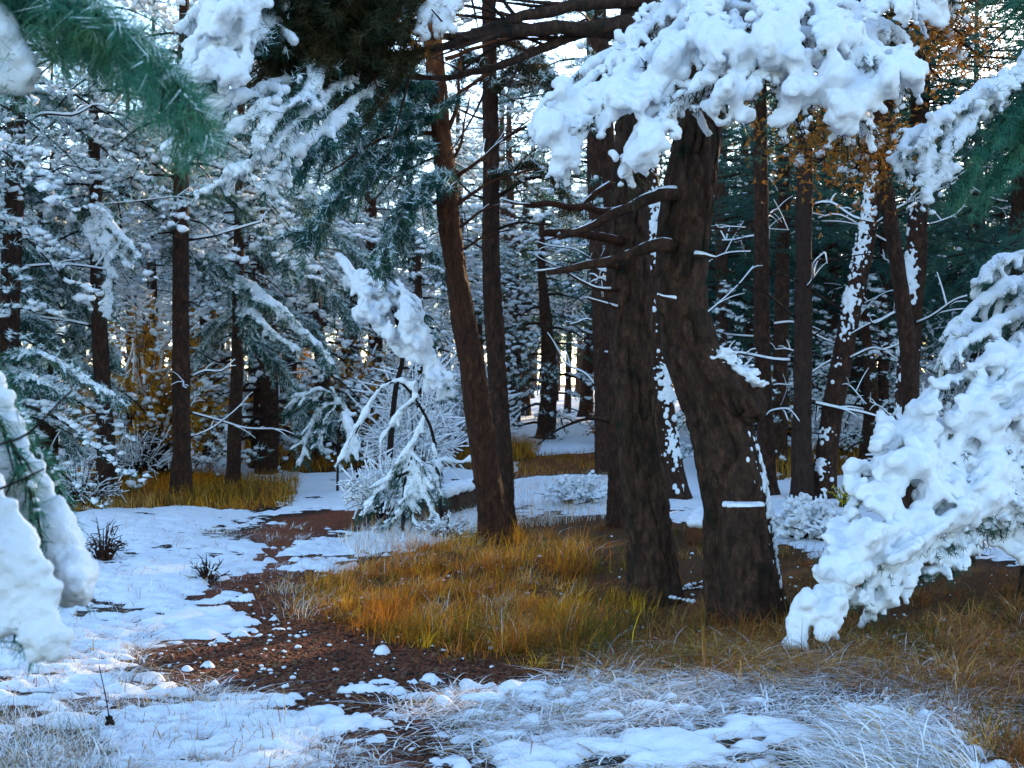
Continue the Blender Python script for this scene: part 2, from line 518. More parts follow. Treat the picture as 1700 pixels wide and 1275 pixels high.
# ------------------------------------------------------------------ grass and litter (stuff)
def blades(x, y, hgt, lean, az, wid, col, segs=3, z0=None):
    n = len(x)
    t = np.linspace(0, 1, segs+1)[None]
    z = gh(x, y) if z0 is None else z0
    dx, dy = np.cos(az), np.sin(az)
    hor = (hgt*lean)[:, None]*t**1.8
    ver = hgt[:, None]*t*(1-0.45*np.clip(lean, 0, 1.6)[:, None]*t)
    cx = x[:, None]+dx[:, None]*hor; cy = y[:, None]+dy[:, None]*hor; cz = z[:, None]+ver-0.01
    ph = az+math.pi/2+RNG.normal(0, 0.6, n)
    wx, wy = np.cos(ph)[:, None], np.sin(ph)[:, None]
    w = wid[:, None]*(1-0.85*t)
    A = np.stack([cx-wx*w, cy-wy*w, cz], -1); B = np.stack([cx+wx*w, cy+wy*w, cz], -1)
    V = np.stack([A, B], 2).reshape(n, -1, 3)
    nv = 2*(segs+1)
    f = np.array([(2*k, 2*k+1, 2*k+3, 2*k+2) for k in range(segs)])
    Fq = (f[None]+(np.arange(n)*nv)[:, None, None]).reshape(-1, 4)
    C = np.repeat(col, nv, 0)
    return V.reshape(-1, 3), Fq, C

def sample_px(poly_px, n, rng):
    """points on the ground inside an outline given in photo pixels"""
    p = np.array(poly_px, float)
    lo, hi = p.min(0), p.max(0)
    out = np.empty((0, 2))
    while len(out) < n:
        q = rng.uniform(lo, hi, (n*2, 2))
        out = np.vstack([out, q[sdist(p, q[:, 0], q[:, 1]) < 0]])
    out = out[:n]
    return ground_px(out[:, 0], out[:, 1])

def mixcols(cols, n, rng, x=None, y=None, sc_=1.2, var=0.18):
    cols = np.array(cols)
    if x is None:
        i = rng.integers(0, len(cols), n)
    else:
        f = (n2(x*sc_, y*sc_, 77)*0.75+0.5+rng.normal(0, 0.22, n))*(len(cols)-1)
        i = np.clip(np.round(f), 0, len(cols)-1).astype(int)
    return np.clip(cols[i]*rng.normal(1, var, (n, 1)), 0.004, 0.95)

ORANGE, GOLD, OLIVE, STRAW, BROWN, GREEN = (0.68, 0.20, 0.008), (0.70, 0.33, 0.015), (0.15, 0.115, 0.012), (0.58, 0.31, 0.07), (0.24, 0.075, 0.012), (0.06, 0.075, 0.012)
WHITE = (0.86, 0.88, 0.90)
rg = np.random.default_rng(11)
A_ = Acc()
def add_blades(acc, x, y, h, lean, az, w, c, segs=3, z0=None):
    V, Q, C = blades(x, y, h, lean, az, w, c, segs, z0)
    acc.add(V, Q, None, C)
def tussocks(acc, poly_px, n, per, hr, lr, cols, rng, rad=0.09, w=(0.0016, 0.0034), white=0.0, segs=3, scale_=1.0):
    """grass growing in clumps: blades fan out of each clump"""
    cx, cy = sample_px(poly_px, n, rng)
    big = fbm2(cx*1.1, cy*1.1, 55, 2)
    hh = rng.uniform(*hr, n)*np.clip(1+0.55*big, 0.35, 1.7)
    m = np.maximum(4, (per*rng.uniform(0.5, 1.5, n)).astype(int))
    k = np.repeat(np.arange(n), m)
    a = rng.uniform(0, 6.28, len(k)); q = np.abs(rng.normal(0, 1, len(k)))*rad*rng.uniform(0.6, 1.6, n)[k]
    x, y = cx[k]+np.cos(a)*q, cy[k]+np.sin(a)*q
    wind = rng.normal(0.0, 0.9, n)
    az = np.where(rng.random(len(k)) < 0.6, a+rng.normal(0, 0.5, len(k)), wind[k]+rng.normal(0, 0.4, len(k)))
    ci = np.clip(np.round((n2(cx*1.8, cy*1.8, 77)*0.8+0.5+rng.normal(0, 0.25, n))*(len(cols)-1)), 0, len(cols)-1).astype(int)[k]
    alt = rng.random(len(k)) < 0.3
    ci = np.where(alt, rng.integers(0, len(cols), len(k)), ci)
    c = np.array(cols)[ci]*rng.normal(1, 0.22, (len(k), 1))*rng.normal(1, 0.15, n)[k][:, None]
    if white:
        wv = np.where(rng.random(len(k)) < white, rng.uniform(0.55, 1, len(k)), rng.uniform(0, 0.12, len(k)))[:, None]
        c = c*(1-wv)+np.array(WHITE)*wv
    add_blades(acc, x, y, np.clip(hh[k]*rng.uniform(0.45, 1.15, len(k)), 0.02, 0.6), rng.uniform(*lr, len(k)), az, rng.uniform(*w, len(k)), np.clip(c, 0.004, 0.9), segs)
HILL = [(505, 985), (560, 945), (700, 912), (800, 900), (900, 890), (970, 930), (980, 1030), (900, 1085), (760, 1085), (640, 1060), (560, 1035), (520, 1005)]
tussocks(A_, HILL, 220, 58, (0.09, 0.31), (0.1, 1.5), [BROWN, ORANGE, GOLD, ORANGE, OLIVE, GOLD, ORANGE, (0.35, 0.11, 0.012)], rg)
tussocks(A_, HILL, 90, 40, (0.1, 0.3), (0.2, 1.5), [GOLD, STRAW, ORANGE], rg, white=0.10)
tussocks(A_, [(430, 985), (520, 930), (700, 890), (840, 870), (840, 900), (560, 960), (520, 1040)], 60, 30, (0.06, 0.22), (0.3, 1.6), [GOLD, ORANGE, STRAW, OLIVE], rg, white=0.25)
tussocks(A_, [(480, 985), (560, 1040), (700, 1095), (900, 1110), (1000, 1090), (980, 1020), (700, 1040), (560, 1000), (500, 965)], 60, 40, (0.08, 0.2), (0.5, 1.6), [ORANGE, GOLD, BROWN, OLIVE], rg)
FLAT = [(900, 895), (1000, 865), (1150, 880), (1290, 910), (1400, 930), (1560, 942), (1950, 942), (2200, 1275), (1660, 1275), (1580, 1190), (1400, 1130), (1100, 1120), (930, 1125), (860, 1100), (960, 1040)]
tussocks(A_, FLAT, 620, 48, (0.07, 0.20), (0.2, 1.6), [BROWN, OLIVE, (0.24, 0.09, 0.018), BROWN, GREEN, (0.40, 0.20, 0.05)], rg, rad=0.13)
tussocks(A_, [(960, 930), (1060, 930), (1060, 1080), (960, 1110), (900, 1090)], 40, 30, (0.15, 0.30), (0.1, 0.7), [OLIVE, GREEN, BROWN, GOLD], rg)
tussocks(A_, [(1520, 1030), (1900, 1000), (2100, 1300), (1660, 1300), (1600, 1180)], 110, 50, (0.06, 0.19), (0.4, 1.7), [ORANGE, BROWN, (0.30, 0.09, 0.015), STRAW, GOLD], rg, white=0.06)
# bleached straw laid over at the edge of the snow
tussocks(A_, [(960, 1080), (1200, 1060), (1450, 1070), (1640, 1130), (1640, 1230), (1560, 1180), (1380, 1140), (1100, 1125), (960, 1120)], 100, 30, (0.08, 0.2), (1.0, 2.6), [(0.62, 0.27, 0.045), STRAW, GOLD, (0.30, 0.13, 0.03), BROWN], rg, rad=0.12, white=0.10, w=(0.002, 0.004), segs=4)
x, y = sample_px(FLAT, 9000, rg)
add_blades(A_, x, y, np.clip(rg.normal(0.05, 0.02, len(x)), 0.015, 0.12), rg.uniform(0.4, 2.2, len(x)), rg.uniform(0, 6.28, len(x)), rg.uniform(0.0015, 0.003, len(x)),
           mixcols([BROWN, (0.24, 0.09, 0.018), OLIVE, (0.30, 0.15, 0.04)], len(x), rg, x, y))
# far strips of dry grass
for poly, n, hh in ((LEFTG, 9000, 0.30), (MIDG, 9000, 0.38), (RIGHTG, 2500, 0.35), (FARP, 2600, 0.12)):
    lo, hi = poly.min(0)-0.2, poly.max(0)+0.2
    q = rg.uniform(lo, hi, (n*4, 2)); q = q[sdist(poly, q[:, 0], q[:, 1]) < 0.15][:n]
    x, y = q[:, 0], q[:, 1]
    add_blades(A_, x, y, np.clip(hh*(0.8+0.5*n2(x*1.2, y*1.2, 3))+rg.normal(0, 0.05, len(x)), 0.04, 0.7), rg.uniform(0.1, 0.9, len(x)), rg.uniform(0, 6.28, len(x)),
               rg.uniform(0.003, 0.006, len(x)), mixcols([ORANGE, GOLD, OLIVE, BROWN, STRAW], len(x), rg, x, y, 0.6), 2)
tagm(A_.obj("grass", M["blade"]), "dry golden and olive grass along the forest path", "grass", kind="stuff")

# frosted, snow-bent grass
B_ = Acc()
FRONT = [(640, 1160), (800, 1135), (980, 1095), (1100, 1110), (1250, 1095), (1420, 1100), (1600, 1140), (1720, 1240), (1760, 1340), (1200, 1340), (760, 1340), (710, 1230)]
FZP = [(650, 1165), (800, 1140), (980, 1115), (1100, 1130), (1250, 1120), (1420, 1120), (1640, 1165), (1700, 1240), (1560, 1225), (1400, 1200), (1200, 1205), (1000, 1210), (820, 1225), (700, 1210)]
tussocks(B_, FZP, 250, 30, (0.05, 0.13), (1.4, 3.4), [STRAW, (0.5, 0.24, 0.05), BROWN], rg, rad=0.11, w=(0.003, 0.0075), white=0.88, segs=5)
tussocks(B_, FZP, 80, 16, (0.06, 0.15), (0.6, 2.2), [STRAW, BROWN, OLIVE], rg, rad=0.10, w=(0.0015, 0.003), white=0.2, segs=4)
tussocks(B_, FRONT, 190, 26, (0.04, 0.11), (1.4, 3.2), [STRAW, (0.45, 0.24, 0.06), OLIVE], rg, rad=0.10, w=(0.002, 0.0055), white=0.72, segs=5)
STR = [(960, 1085), (1200, 1050), (1450, 1060), (1690, 1120), (1690, 1230), (1560, 1190), (1380, 1150), (1100, 1130), (960, 1125)]
tussocks(B_, STR, 95, 18, (0.06, 0.14), (1.2, 3.0), [(0.66, 0.34, 0.07), (0.62, 0.26, 0.04), BROWN], rg, rad=0.12, w=(0.002, 0.005), white=0.25, segs=5)
# the arched tussock at the bottom right corner
x, y = sample_px([(1340, 1300), (1400, 1215), (1500, 1190), (1600, 1230), (1640, 1310)], 1000, rg)
wv = np.where(rg.random(len(x)) < 0.78, rg.uniform(0.7, 1, len(x)), 0.05)[:, None]
c = mixcols([STRAW, OLIVE, (0.3, 0.2, 0.06)], len(x), rg)*(1-wv)+np.array(WHITE)*wv
add_blades(B_, x, y, rg.uniform(0.10, 0.24, len(x)), rg.uniform(0.9, 2.2, len(x)), rg.normal(2.6, 0.7, len(x)), rg.uniform(0.003, 0.006, len(x)), c, 5)
# frosted tuft bottom left, thin stems through the snow on the left
x, y = sample_px([(-60, 1330), (-40, 1200), (60, 1180), (160, 1210), (210, 1330)], 1300, rg)
wv = np.where(rg.random(len(x)) < 0.55, rg.uniform(0.6, 1, len(x)), 0.05)[:, None]
c = mixcols([OLIVE, (0.2, 0.12, 0.03), GREEN], len(x), rg)*(1-wv)+np.array(WHITE)*wv
add_blades(B_, x, y, rg.uniform(0.06, 0.2, len(x)), rg.uniform(0.2, 1.2, len(x)), rg.uniform(0, 6.28, len(x)), rg.uniform(0.001, 0.0022, len(x)), c, 4)
LSN = [(-60, 1280), (0, 1000), (140, 860), (400, 850), (560, 890), (700, 860), (1000, 800), (1030, 850), (800, 880), (560, 940), (430, 960), (330, 1000), (230, 1100), (420, 1170), (640, 1260), (640, 1300)]
tussocks(B_, LSN, 360, 24, (0.05, 0.14), (0.8, 2.6), [STRAW, BROWN, (0.4, 0.2, 0.05)], rg, rad=0.11, w=(0.0018, 0.005), white=0.7, segs=4)
x, y = sample_px(LSN, 4500, rg)
wv = np.where(rg.random(len(x)) < 0.55, rg.uniform(0.6, 1, len(x)), 0.05)[:, None]
c = mixcols([STRAW, BROWN, OLIVE], len(x), rg)*(1-wv)+np.array(WHITE)*wv
add_blades(B_, x, y, np.clip(rg.normal(0.07, 0.035, len(x)), 0.02, 0.25), rg.uniform(0.3, 2.0, len(x)), rg.uniform(0, 6.28, len(x)), rg.uniform(0.001, 0.003, len(x)), c, 3, gh(x, y)+np.clip(SNOW_T(x, y), 0, 1))
x, y = sample_px([(560, 900), (720, 830), (860, 800), (1010, 790), (1020, 860), (860, 880), (700, 915), (590, 930)], 7000, rg)
wv = np.where(rg.random(len(x)) < 0.55, rg.uniform(0.6, 1, len(x)), 0.05)[:, None]
c = mixcols([STRAW, BROWN, GOLD], len(x), rg)*(1-wv)+np.array(WHITE)*wv
add_blades(B_, x, y, np.clip(rg.normal(0.14, 0.06, len(x)), 0.03, 0.35), rg.uniform(0.1, 1.2, len(x)), rg.uniform(0, 6.28, len(x)), rg.uniform(0.0015, 0.003, len(x)), c, 3)
tagm(B_.obj("frosted_grass", M["frosted_blade"]), "snow-coated bent grass over the white ground", "grass", kind="stuff")

# litter on the path: needles, clods and snow crumbs
C_ = Acc()
x, y = sample_px([(235, 1090), (420, 1046), (350, 1000), (420, 955), (560, 940), (640, 1040), (900, 1130), (640, 1150), (760, 1275), (700, 1275), (420, 1160)], 9000, rg)
pos = np.stack([x, y, gh(x, y)+0.002], 1)
V, T = lumps(pos, np.abs(rg.normal(0, 0.006, len(x)))+0.003, rg, flat=0.6, jit=0.3)
C_.add(V, None, T, np.repeat(mixcols([(0.10, 0.035, 0.018), (0.15, 0.055, 0.025), (0.05, 0.022, 0.014), (0.20, 0.11, 0.06)], len(x), rg), 12, 0))
add_blades(C_, x[:5000]+0.01, y[:5000], np.full(5000, 0.02), rg.uniform(1.5, 3, 5000), rg.uniform(0, 6.28, 5000), rg.uniform(0.0008, 0.0015, 5000), mixcols([ORANGE, BROWN, (0.2, 0.08, 0.03)], 5000, rg), 2)
tagm(C_.obj("path_litter", M["blade"]), "brown clods and fallen needles on the bare path", "litter", kind="stuff")
C_ = Acc()
x, y = sample_px([(200, 1100), (420, 1030), (330, 980), (560, 930), (1100, 880), (1690, 950), (1690, 1260), (900, 1100), (640, 1150), (760, 1275), (420, 1190)], 700, rg)
V, T = lumps(np.stack([x, y, gh(x, y)+0.006], 1), np.abs(rg.normal(0, 0.007, len(x)))+0.003, rg, flat=0.6, fine=True, jit=0.15)
C_.add(V, None, T)
tagm(C_.obj("snow_crumbs", M["snow"]), "small snow crumbs scattered on path and grass", "snow", kind="stuff")

# ------------------------------------------------------------------ trees: builders
def px_trunk(pts, Y, dY=None):
    """centre line and radii of a trunk outlined in the photo, standing at distance Y, carried on into the ground"""
    P = []; R = []
    for k, (px, py, w) in enumerate(pts):
        yy = Y if dY is None else Y+dY[k]
        P.append(at(px, py, yy)); R.append(w/2/F*yy)
    P = np.array(P); R = np.array(R)
    if P[0][2] < P[-1][2]:
        pass
    else:
        P, R = P[::-1], R[::-1]
    g = float(gh(P[0][0], P[0][1]))
    b = P[0].copy(); b[2] = g-0.12
    if P[0][2] > g+0.08:
        s = np.array([P[0][0], P[0][1], g])
        P = np.vstack([b, s, P]); R = np.concatenate([[R[0]*1.05, R[0]*1.03], R])
    else:
        P[0] = b
    Q = resample(np.hstack([P, R[:, None]]), 0.03 if Y < 13 else 0.08)
    return Q[:, :3], Q[:, 3]

def limb(acc, P, r0, r1, seg=6, step=0.06, seed=0, wob=0.0):
    Q = resample(P, step)
    if wob:
        Q = Q + wob*np.stack([n2(np.arange(len(Q))*0.25, np.full(len(Q), seed+k*7.3), k) for k in range(3)], 1)*np.linspace(0, 1, len(Q))[:, None]
    acc.tube(Q, np.linspace(r0, r1, len(Q)), seg)
    return Q

def dead_branches(P, R, zmin, zmax, n, rng, wood, snow, lmin=0.3, lmax=1.3, up=0.15, thick=0.014, snowy=0.6, twigs=3):
    """bare side branches along a trunk, thin snow lying on some"""
    for k in range(n):
        z = rng.uniform(zmin, zmax)
        i = int(np.argmin(np.abs(P[:, 2]-z)))
        a = rng.uniform(0, 2*math.pi); L = rng.uniform(lmin, lmax)
        d = np.array([math.cos(a), math.sin(a), rng.normal(up, 0.25)])
        p0 = P[i]+d*R[i]*0.6
        bend = np.array([0, 0, rng.normal(0.0, 0.18)*L])
        pts = np.array([p0, p0+d*L*0.35+rng.normal(0, 0.03, 3)*L, p0+d*L*0.7+bend*0.5+rng.normal(0, 0.05, 3)*L, p0+d*L+bend])
        th = thick*rng.uniform(0.5, 1.2)*(0.5+L/lmax)
        Q = limb(wood, pts, th, th*0.3, 5, 0.1)
        sn = rng.random() < snowy
        if sn:
            q = Q[1:]
            snow.tube(q+np.array([0, 0, th*0.9]), np.linspace(th*1.1, th*0.7, len(q)), 5)
        for _ in range(twigs):
            j = rng.integers(len(Q)//3, len(Q))
            e = unit(d+rng.normal(0, 0.6, 3))
            l2 = L*rng.uniform(0.15, 0.45)
            t = limb(wood, np.array([Q[j], Q[j]+e*l2*0.5+[0, 0, 0.02], Q[j]+e*l2]), th*0.45, th*0.15, 4, 0.1)
            if sn:
                snow.tube(t+np.array([0, 0, th*0.5]), np.linspace(th*0.8, th*0.4, len(t)), 4)

def spray_crown(rng, Hc=6.0, R=1.7, nb=46, low=0.25, droop=0.55, up=0.30, dens=1.0, frost=0.5, needle=0.09, nw=0.005, top=0.25, blades_n=7, lump=0.028):
    """crown in its own coordinates (axis = z from 0 to Hc): returns boughs, needles, snow"""
    wood, nd, sn = Acc(), Acc(), Acc()
    tp, td, sp_, sr, sd = [], [], [], [], []
    for k in range(nb):
        f = (k+rng.random())/nb
        z = Hc*f
        prof = (low+(1-low)*min(1, f/0.25))*(1-(1-top)*max(0, (f-0.25)/0.75)**1.3)
        L = R*prof*rng.uniform(0.65, 1.15)
        a = k*2.399+rng.normal(0, 0.4)
        d = np.array([math.cos(a), math.sin(a), 0])
        s = np.linspace(0, 1, max(5, int(L/0.12)))
        dr_ = droop*rng.uniform(0.6, 1.3)*(1-0.6*f)
        B = d[None]*(s*L)[:, None]
        B[:, 2] = z+L*(up*s-dr_*s**2.0)
        B = B + 0.04*np.stack([n2(s*5, np.full(len(s), k*3.1+c), c) for c in range(3)], 1)*s[:, None]
        wood.tube(B, np.linspace(0.022, 0.005, len(B))*(0.5+L/R*0.6), 5)
        heavy = rng.random() < frost
        for i in range(len(s)):
            if s[i] < 0.22: continue
            for side in (-1, 1):
                if rng.random() > 0.85*dens: continue
                l2 = L*0.40*(1.15-s[i]*0.75)*rng.uniform(0.6, 1.2)
                an = a+side*rng.uniform(0.5, 1.1)
                e = np.array([math.cos(an), math.sin(an), rng.normal(0.02, 0.15)])
                m = max(2, int(l2/0.065))
                q = np.linspace(0.15, 1, m)[:, None]
                T = B[i]+e*l2*q
                T[:, 2] -= l2*0.45*dr_*q[:, 0]**2
                tp.append(T); td.append(np.repeat(e[None], m, 0))
                pick = rng.random(m) < ((0.85 if heavy else 0.3*frost)*min(1, frost*1.6)+0.03)
                if pick.any():
                    sp_.append(T[pick]+[0, 0, 0.015]); sr.append(np.where(rng.random(pick.sum()) < 0.16, 1.45, 1.0)*rng.uniform(0.5, 1.35, pick.sum())*(1.15 if heavy else 0.8)); sd.append(np.repeat(e[None], pick.sum(), 0))
        if heavy and len(B) > 4:
            sp_.append(B[3:]+[0, 0, 0.02]); sr.append(rng.uniform(0.8, 1.5, len(B)-3)); sd.append(np.gradient(B, axis=0)[3:])
    tp, td = np.vstack(tp), np.vstack(td)
    V, T = needle_fans(tp, td, rng, blades_n, needle, nw)
    nd.add(V, None, T)
    if sp_:
        sp_, sr, sd = np.vstack(sp_), np.concatenate(sr), np.vstack(sd)
        V, T = lumps(sp_, sr*lump, rng, sd, 1.5, 0.85, False, 0.3)
        sn.add(V, None, T)
    # rimed needles on the upper side of the sprays
    if frost > 0.15:
        pick = rng.random(len(tp)) < frost*1.6
        V, T = needle_fans(tp[pick]+[0, 0, 0.02], td[pick]+[0, 0, 0.3], rng, 6, needle*0.95, nw*0.95)
        sn.nl = sum(len(t) for t in sn.T)
        sn.add(V, None, T)
    return wood, nd, sn

class Crown:
    def __init__(s, mat_="needles", **k):
        rng = np.random.default_rng(k.pop("seed", 1))
        w, n, sn = spray_crown(rng, **k)
        s.w = mk("boughs", np.vstack(w.V), [np.vstack(w.Q), np.vstack(w.T)], M["twig"], link=False).data
        s.n = mk("crown", np.vstack(n.V), [np.vstack(n.T)], M[mat_], link=False, smooth=False).data
        nt_ = sum(len(t) for t in sn.T)
        mi = (np.arange(nt_) >= getattr(sn, "nl", nt_)).astype(int)
        s.s = mk("snow", np.vstack(sn.V), [np.vstack(sn.T)], [M["snow"], M["rime"]], link=False, midx=mi).data
        s.H = k.get("Hc", 6.0)
    def put(s, parent, loc, rz, scale, zs=1.0):
        for nm, me, knd in (("crown", s.n, None), ("boughs", s.w, "stuff")):
            c = bpy.data.objects.new(nm, me); COL.objects.link(c); c.parent = parent
            c.location = loc; c.rotation_euler = (0, 0, rz); c.scale = (scale, scale, scale*zs)
            if knd: c["kind"] = knd
            if nm == "crown": top = c
        c = bpy.data.objects.new("snow", s.s); COL.objects.link(c); c.parent = top; c["kind"] = "stuff"
        return top

CR = {
    "frosty": [Crown(seed=s, Hc=6, R=1.9, nb=42, frost=0.66, droop=0.95, up=0.2, blades_n=4) for s in (3, 4, 5)],
    "dusted": [Crown(seed=s, Hc=6, R=1.8, nb=52, frost=0.30, droop=0.6, up=0.25) for s in (8, 9)],
    "dark":   [Crown(seed=s, Hc=6, R=1.8, nb=60, frost=0.05, droop=0.6, up=0.22, blades_n=9, nw=0.006) for s in (12, 13)],
    "young":  [Crown(seed=s, Hc=3, R=1.15, nb=34, low=0.85, frost=0.8, droop=0.8, up=0.2, top=0.05, needle=0.07, lump=0.022) for s in (20, 21)],
}

def pine(label, pts, Y, kind, z0, ht, scale, rng, bark="bark", dead=8, name="pine_tree", group=None, dz=(0.8, 4.5), rz=None, plaster=False, up=0.15, snowy=0.6, lmax=1.3, dY=None):
    P, R = px_trunk(pts, Y, dY)
    # carry the trunk on above the frame
    top = P[-1]; d = unit(P[-1]-P[max(0, len(P)-12)])
    add = max(0, ht-top[2])
    if add > 0.2:
        n = int(add/0.25)+1
        ext = top+d*np.linspace(0, add, n+1)[1:, None]
        P = np.vstack([P, ext]); R = np.concatenate([R, R[-1]*np.linspace(1, 0.18, n+1)[1:]])
    base = P[0].copy(); base[2] = float(gh(base[0], base[1]))
    r = root(name, base, label, "tree", group)
    near = Y < 13.5
    V, Q, T = tube(P, R, 40 if near else 16, amp=0.011 if near else 0.008, seed=int(Y*10), flare=R[1]*0.45)
    tr = mk("trunk", V-base, [Q, T], M[bark], r)
    if plaster:
        # wind-driven snow stuck to one side of the trunk
        seed_ = Y*10
        zz = rng.uniform(0.1, 4.6, 2600); zz = zz[0.35*n2(zz*1.1, zz*0+seed_, 7)+0.8*n2(zz*6, zz*0+seed_, 8)+rng.normal(0, 0.55, len(zz)) > 0.55]
        idx = np.array([int(np.argmin(np.abs(P[:, 2]-z))) for z in zz])
        a = rng.normal(plaster, 0.5, len(zz))
        pp = P[idx]+np.stack([np.cos(a)*(R[idx]+0.004), np.sin(a)*(R[idx]+0.004), zz-P[idx][:, 2]], 1)
        snow_mass("snow", pp, np.abs(rng.normal(0, 0.010, len(zz)))+0.009, tr, base, voxel=0.010, flat=1.3, noise=0.006, nsize=0.04, rng=rng, smooth=2)
    if dead:
        w, s = Acc(), Acc()
        dead_branches(P, R, base[2]+dz[0], base[2]+dz[1], dead, rng, w, s, up=up, snowy=snowy, lmax=lmax)
        bo = w.obj("branches", M["twig"], r, kind="stuff")
        if s.n:
            V = np.vstack(s.V)-base
            mk("snow", V, [np.vstack(s.Q), np.vstack(s.T)], M["snow"], bo, kind="stuff")
    if kind:
        c = CR[kind][rng.integers(len(CR[kind]))]
        i = int(np.argmin(np.abs(P[:, 2]-(base[2]+z0))))
        zs = (ht-z0)/(c.H*scale)
        c.put(r, tuple(np.array([P[i][0], P[i][1], base[2]+z0])-base), rng.uniform(0, 6.28) if rz is None else rz, scale, zs)
    return r, P, R

rt = np.random.default_rng(5)
# --- trunks one can point to
LEFT_0, _, _ = pine("tall dark pine rising at the left edge above the near snowy bough", [(30, 60, 26), (27, 200, 28), (24, 300, 30), (17, 500, 32), (11, 650, 32), (8, 840, 36)], 14.5, "frosty", 3.2, 9.5, 1.0, rt, dead=12, up=0.1)
LEFT_1, _, _ = pine("thin pine in left grass, snow clump against its upper trunk", [(158, 300, 20), (163, 480, 24), (168, 600, 26), (175, 720, 28), (179, 832, 34)], 15.8, "frosty", 3.0, 8.5, 0.95, rt, dead=8)
LEFT_2, _, _ = pine("straight dark pine trunk in the orange grass left of the path", [(303, 200, 22), (300, 390, 26), (300, 550, 28), (302, 700, 30), (301, 822, 35)], 16.3, "frosty", 3.3, 9.5, 1.0, rt, dead=10)
LEFT_3, _, _ = pine("slender pine right of the straight dark trunk, at the grass edge", [(399, 250, 15), (396, 470, 18), (394, 600, 20), (388, 750, 22), (386, 805, 25)], 18, "frosty", 2.6, 8.5, 1.0, rt, dead=9)
pine("short dark trunk half hidden beyond the left snow bough", [(85, 560, 13), (85, 720, 16), (88, 808, 19)], 18, "frosty", 1.9, 6.5, 0.9, rt, dead=3)
pine("reddish pine between the straight dark and the slender trunk, farther back", [(352, 350, 14), (358, 500, 17), (361, 640, 19), (363, 750, 22)], 27, "dusted", 4, 11, 1.2, rt, bark="red_bark_sunglow_top", dead=5)
pine("thinnest far trunk just right of the straight dark pine", [(338, 400, 12), (338, 600, 13), (336, 742, 15)], 29, "dusted", 4, 11, 1.1, rt, dead=4)
pine("stout dark trunk in the far yellow grass below a drooping bough", [(484, 420, 20), (480, 600, 25), (474, 757, 30)], 26, "frosty", 3.4, 10, 1.2, rt, dead=5)
pine("far brown trunk in sunlit golden undergrowth at upper left", [(250, 380, 20), (248, 520, 22), (246, 735, 25)], 33, "dusted", 4.5, 12, 1.3, rt, bark="pale_bark", dead=3)
LEFT_4, _, _ = pine("dark pine behind the bent snow-headed sapling", [(612, 280, 17), (622, 480, 22), (622, 620, 25), (606, 748, 29)], 26.5, "dusted", 4.6, 11, 1.3, rt, bark="bark", dead=6)
pine("slim trunk behind the arched snowy sapling", [(684, 430, 14), (690, 600, 17), (692, 742, 20)], 28.5, "frosty", 3.6, 10, 1.2, rt, dead=4)
pine("tapering trunk by the far end of the path", [(984, 420, 16), (978, 580, 20), (972, 694, 24)], 41, "dusted", 6, 13, 1.5, rt, dead=2)
pine("dark evergreen with low boughs left of the far path end", [(872, 380, 12), (872, 560, 15), (872, 690, 18)], 40, "dark", 1.0, 9, 1.4, rt, dead=0)
pine("thin far pole of a tree right of the low evergreen", [(946, 420, 8), (945, 560, 10), (942, 688, 11)], 43, "dusted", 5, 11, 1.3, rt, dead=2)
pine("brown trunk close behind the leaning middle pine's right neighbour", [(985, 120, 24), (993, 400, 29), (1001, 600, 31), (1006, 795, 34)], 20, "dusted", 4.2, 11, 1.1, rt, bark="bark", dead=8)
pine("narrow dark trunk hugging the left side of the straight right pine", [(1002, 120, 22), (1017, 400, 25), (1024, 600, 28), (1026, 882, 33)], 12.9, None, 4, 8, 1.0, rt, bark="bark", dead=6, lmax=0.8)
pine("snow-plastered trunk in the gap behind the crooked tree", [(1078, 300, 28), (1087, 480, 32), (1096, 620, 36), (1110, 750, 38), (1124, 832, 42)], 15.6, None, 4.5, 7, 1.0, rt, bark="bark", dead=3, plaster=-1.2)
pine("forked-looking dark trunk right behind the crooked tree's burl", [(1262, 150, 22), (1264, 450, 25), (1266, 600, 27), (1276, 818, 32)], 16.2, "dark", 5.4, 9, 1.0, rt, bark="bark", dead=14, snowy=0.85, up=0.05)
pine("plain brown bare trunk, palest of those on the right", [(1337, 200, 25), (1334, 450, 28), (1333, 600, 30), (1330, 832, 36)], 15.7, "dark", 4.4, 9.5, 1.0, rt, bark="pale_bark", dead=9, snowy=0.7)
pine("leaning trunk speckled with stuck snow near the right bush", [(1466, 200, 27), (1442, 370, 30), (1416, 500, 32), (1390, 640, 34), (1373, 750, 35), (1364, 826, 39)], 15.9, "dark", 4.5, 9, 1.0, rt, bark="bark", dead=8, plaster=-2.2)
pine("snow-flecked trunk rising straight out behind the white bush", [(1528, 150, 30), (1522, 400, 33), (1512, 550, 35), (1504, 700, 38), (1500, 825, 42)], 16, "dark", 4.2, 9, 1.0, rt, bark="bark", dead=12, plaster=-2.5, snowy=0.8)
pine("dark trunk at the right edge above the white bush", [(1706, 200, 26), (1690, 380, 28), (1682, 600, 30), (1678, 815, 34)], 16.8, "dark", 4.0, 9, 1.1, rt, dead=10, snowy=0.8)
pine("slim shaded trunk left of the palest right trunk", [(1303, 250, 20), (1298, 500, 23), (1292, 780, 28)], 21, "dark", 3.6, 6.6, 1.2, rt, dead=8)
pine("faint far trunk between the palest and the leaning speckled one", [(1385, 250, 15), (1382, 500, 17), (1378, 740, 20)], 28, "dark", 3.2, 10, 1.3, rt, dead=6)
pine("dim far trunk beyond the leaning speckled tree", [(1470, 350, 15), (1468, 550, 17), (1465, 745, 20)], 27, "dark", 2.6, 10, 1.3, rt, dead=6)

LEFT = [LEFT_0, LEFT_1, LEFT_2, LEFT_3, LEFT_4]
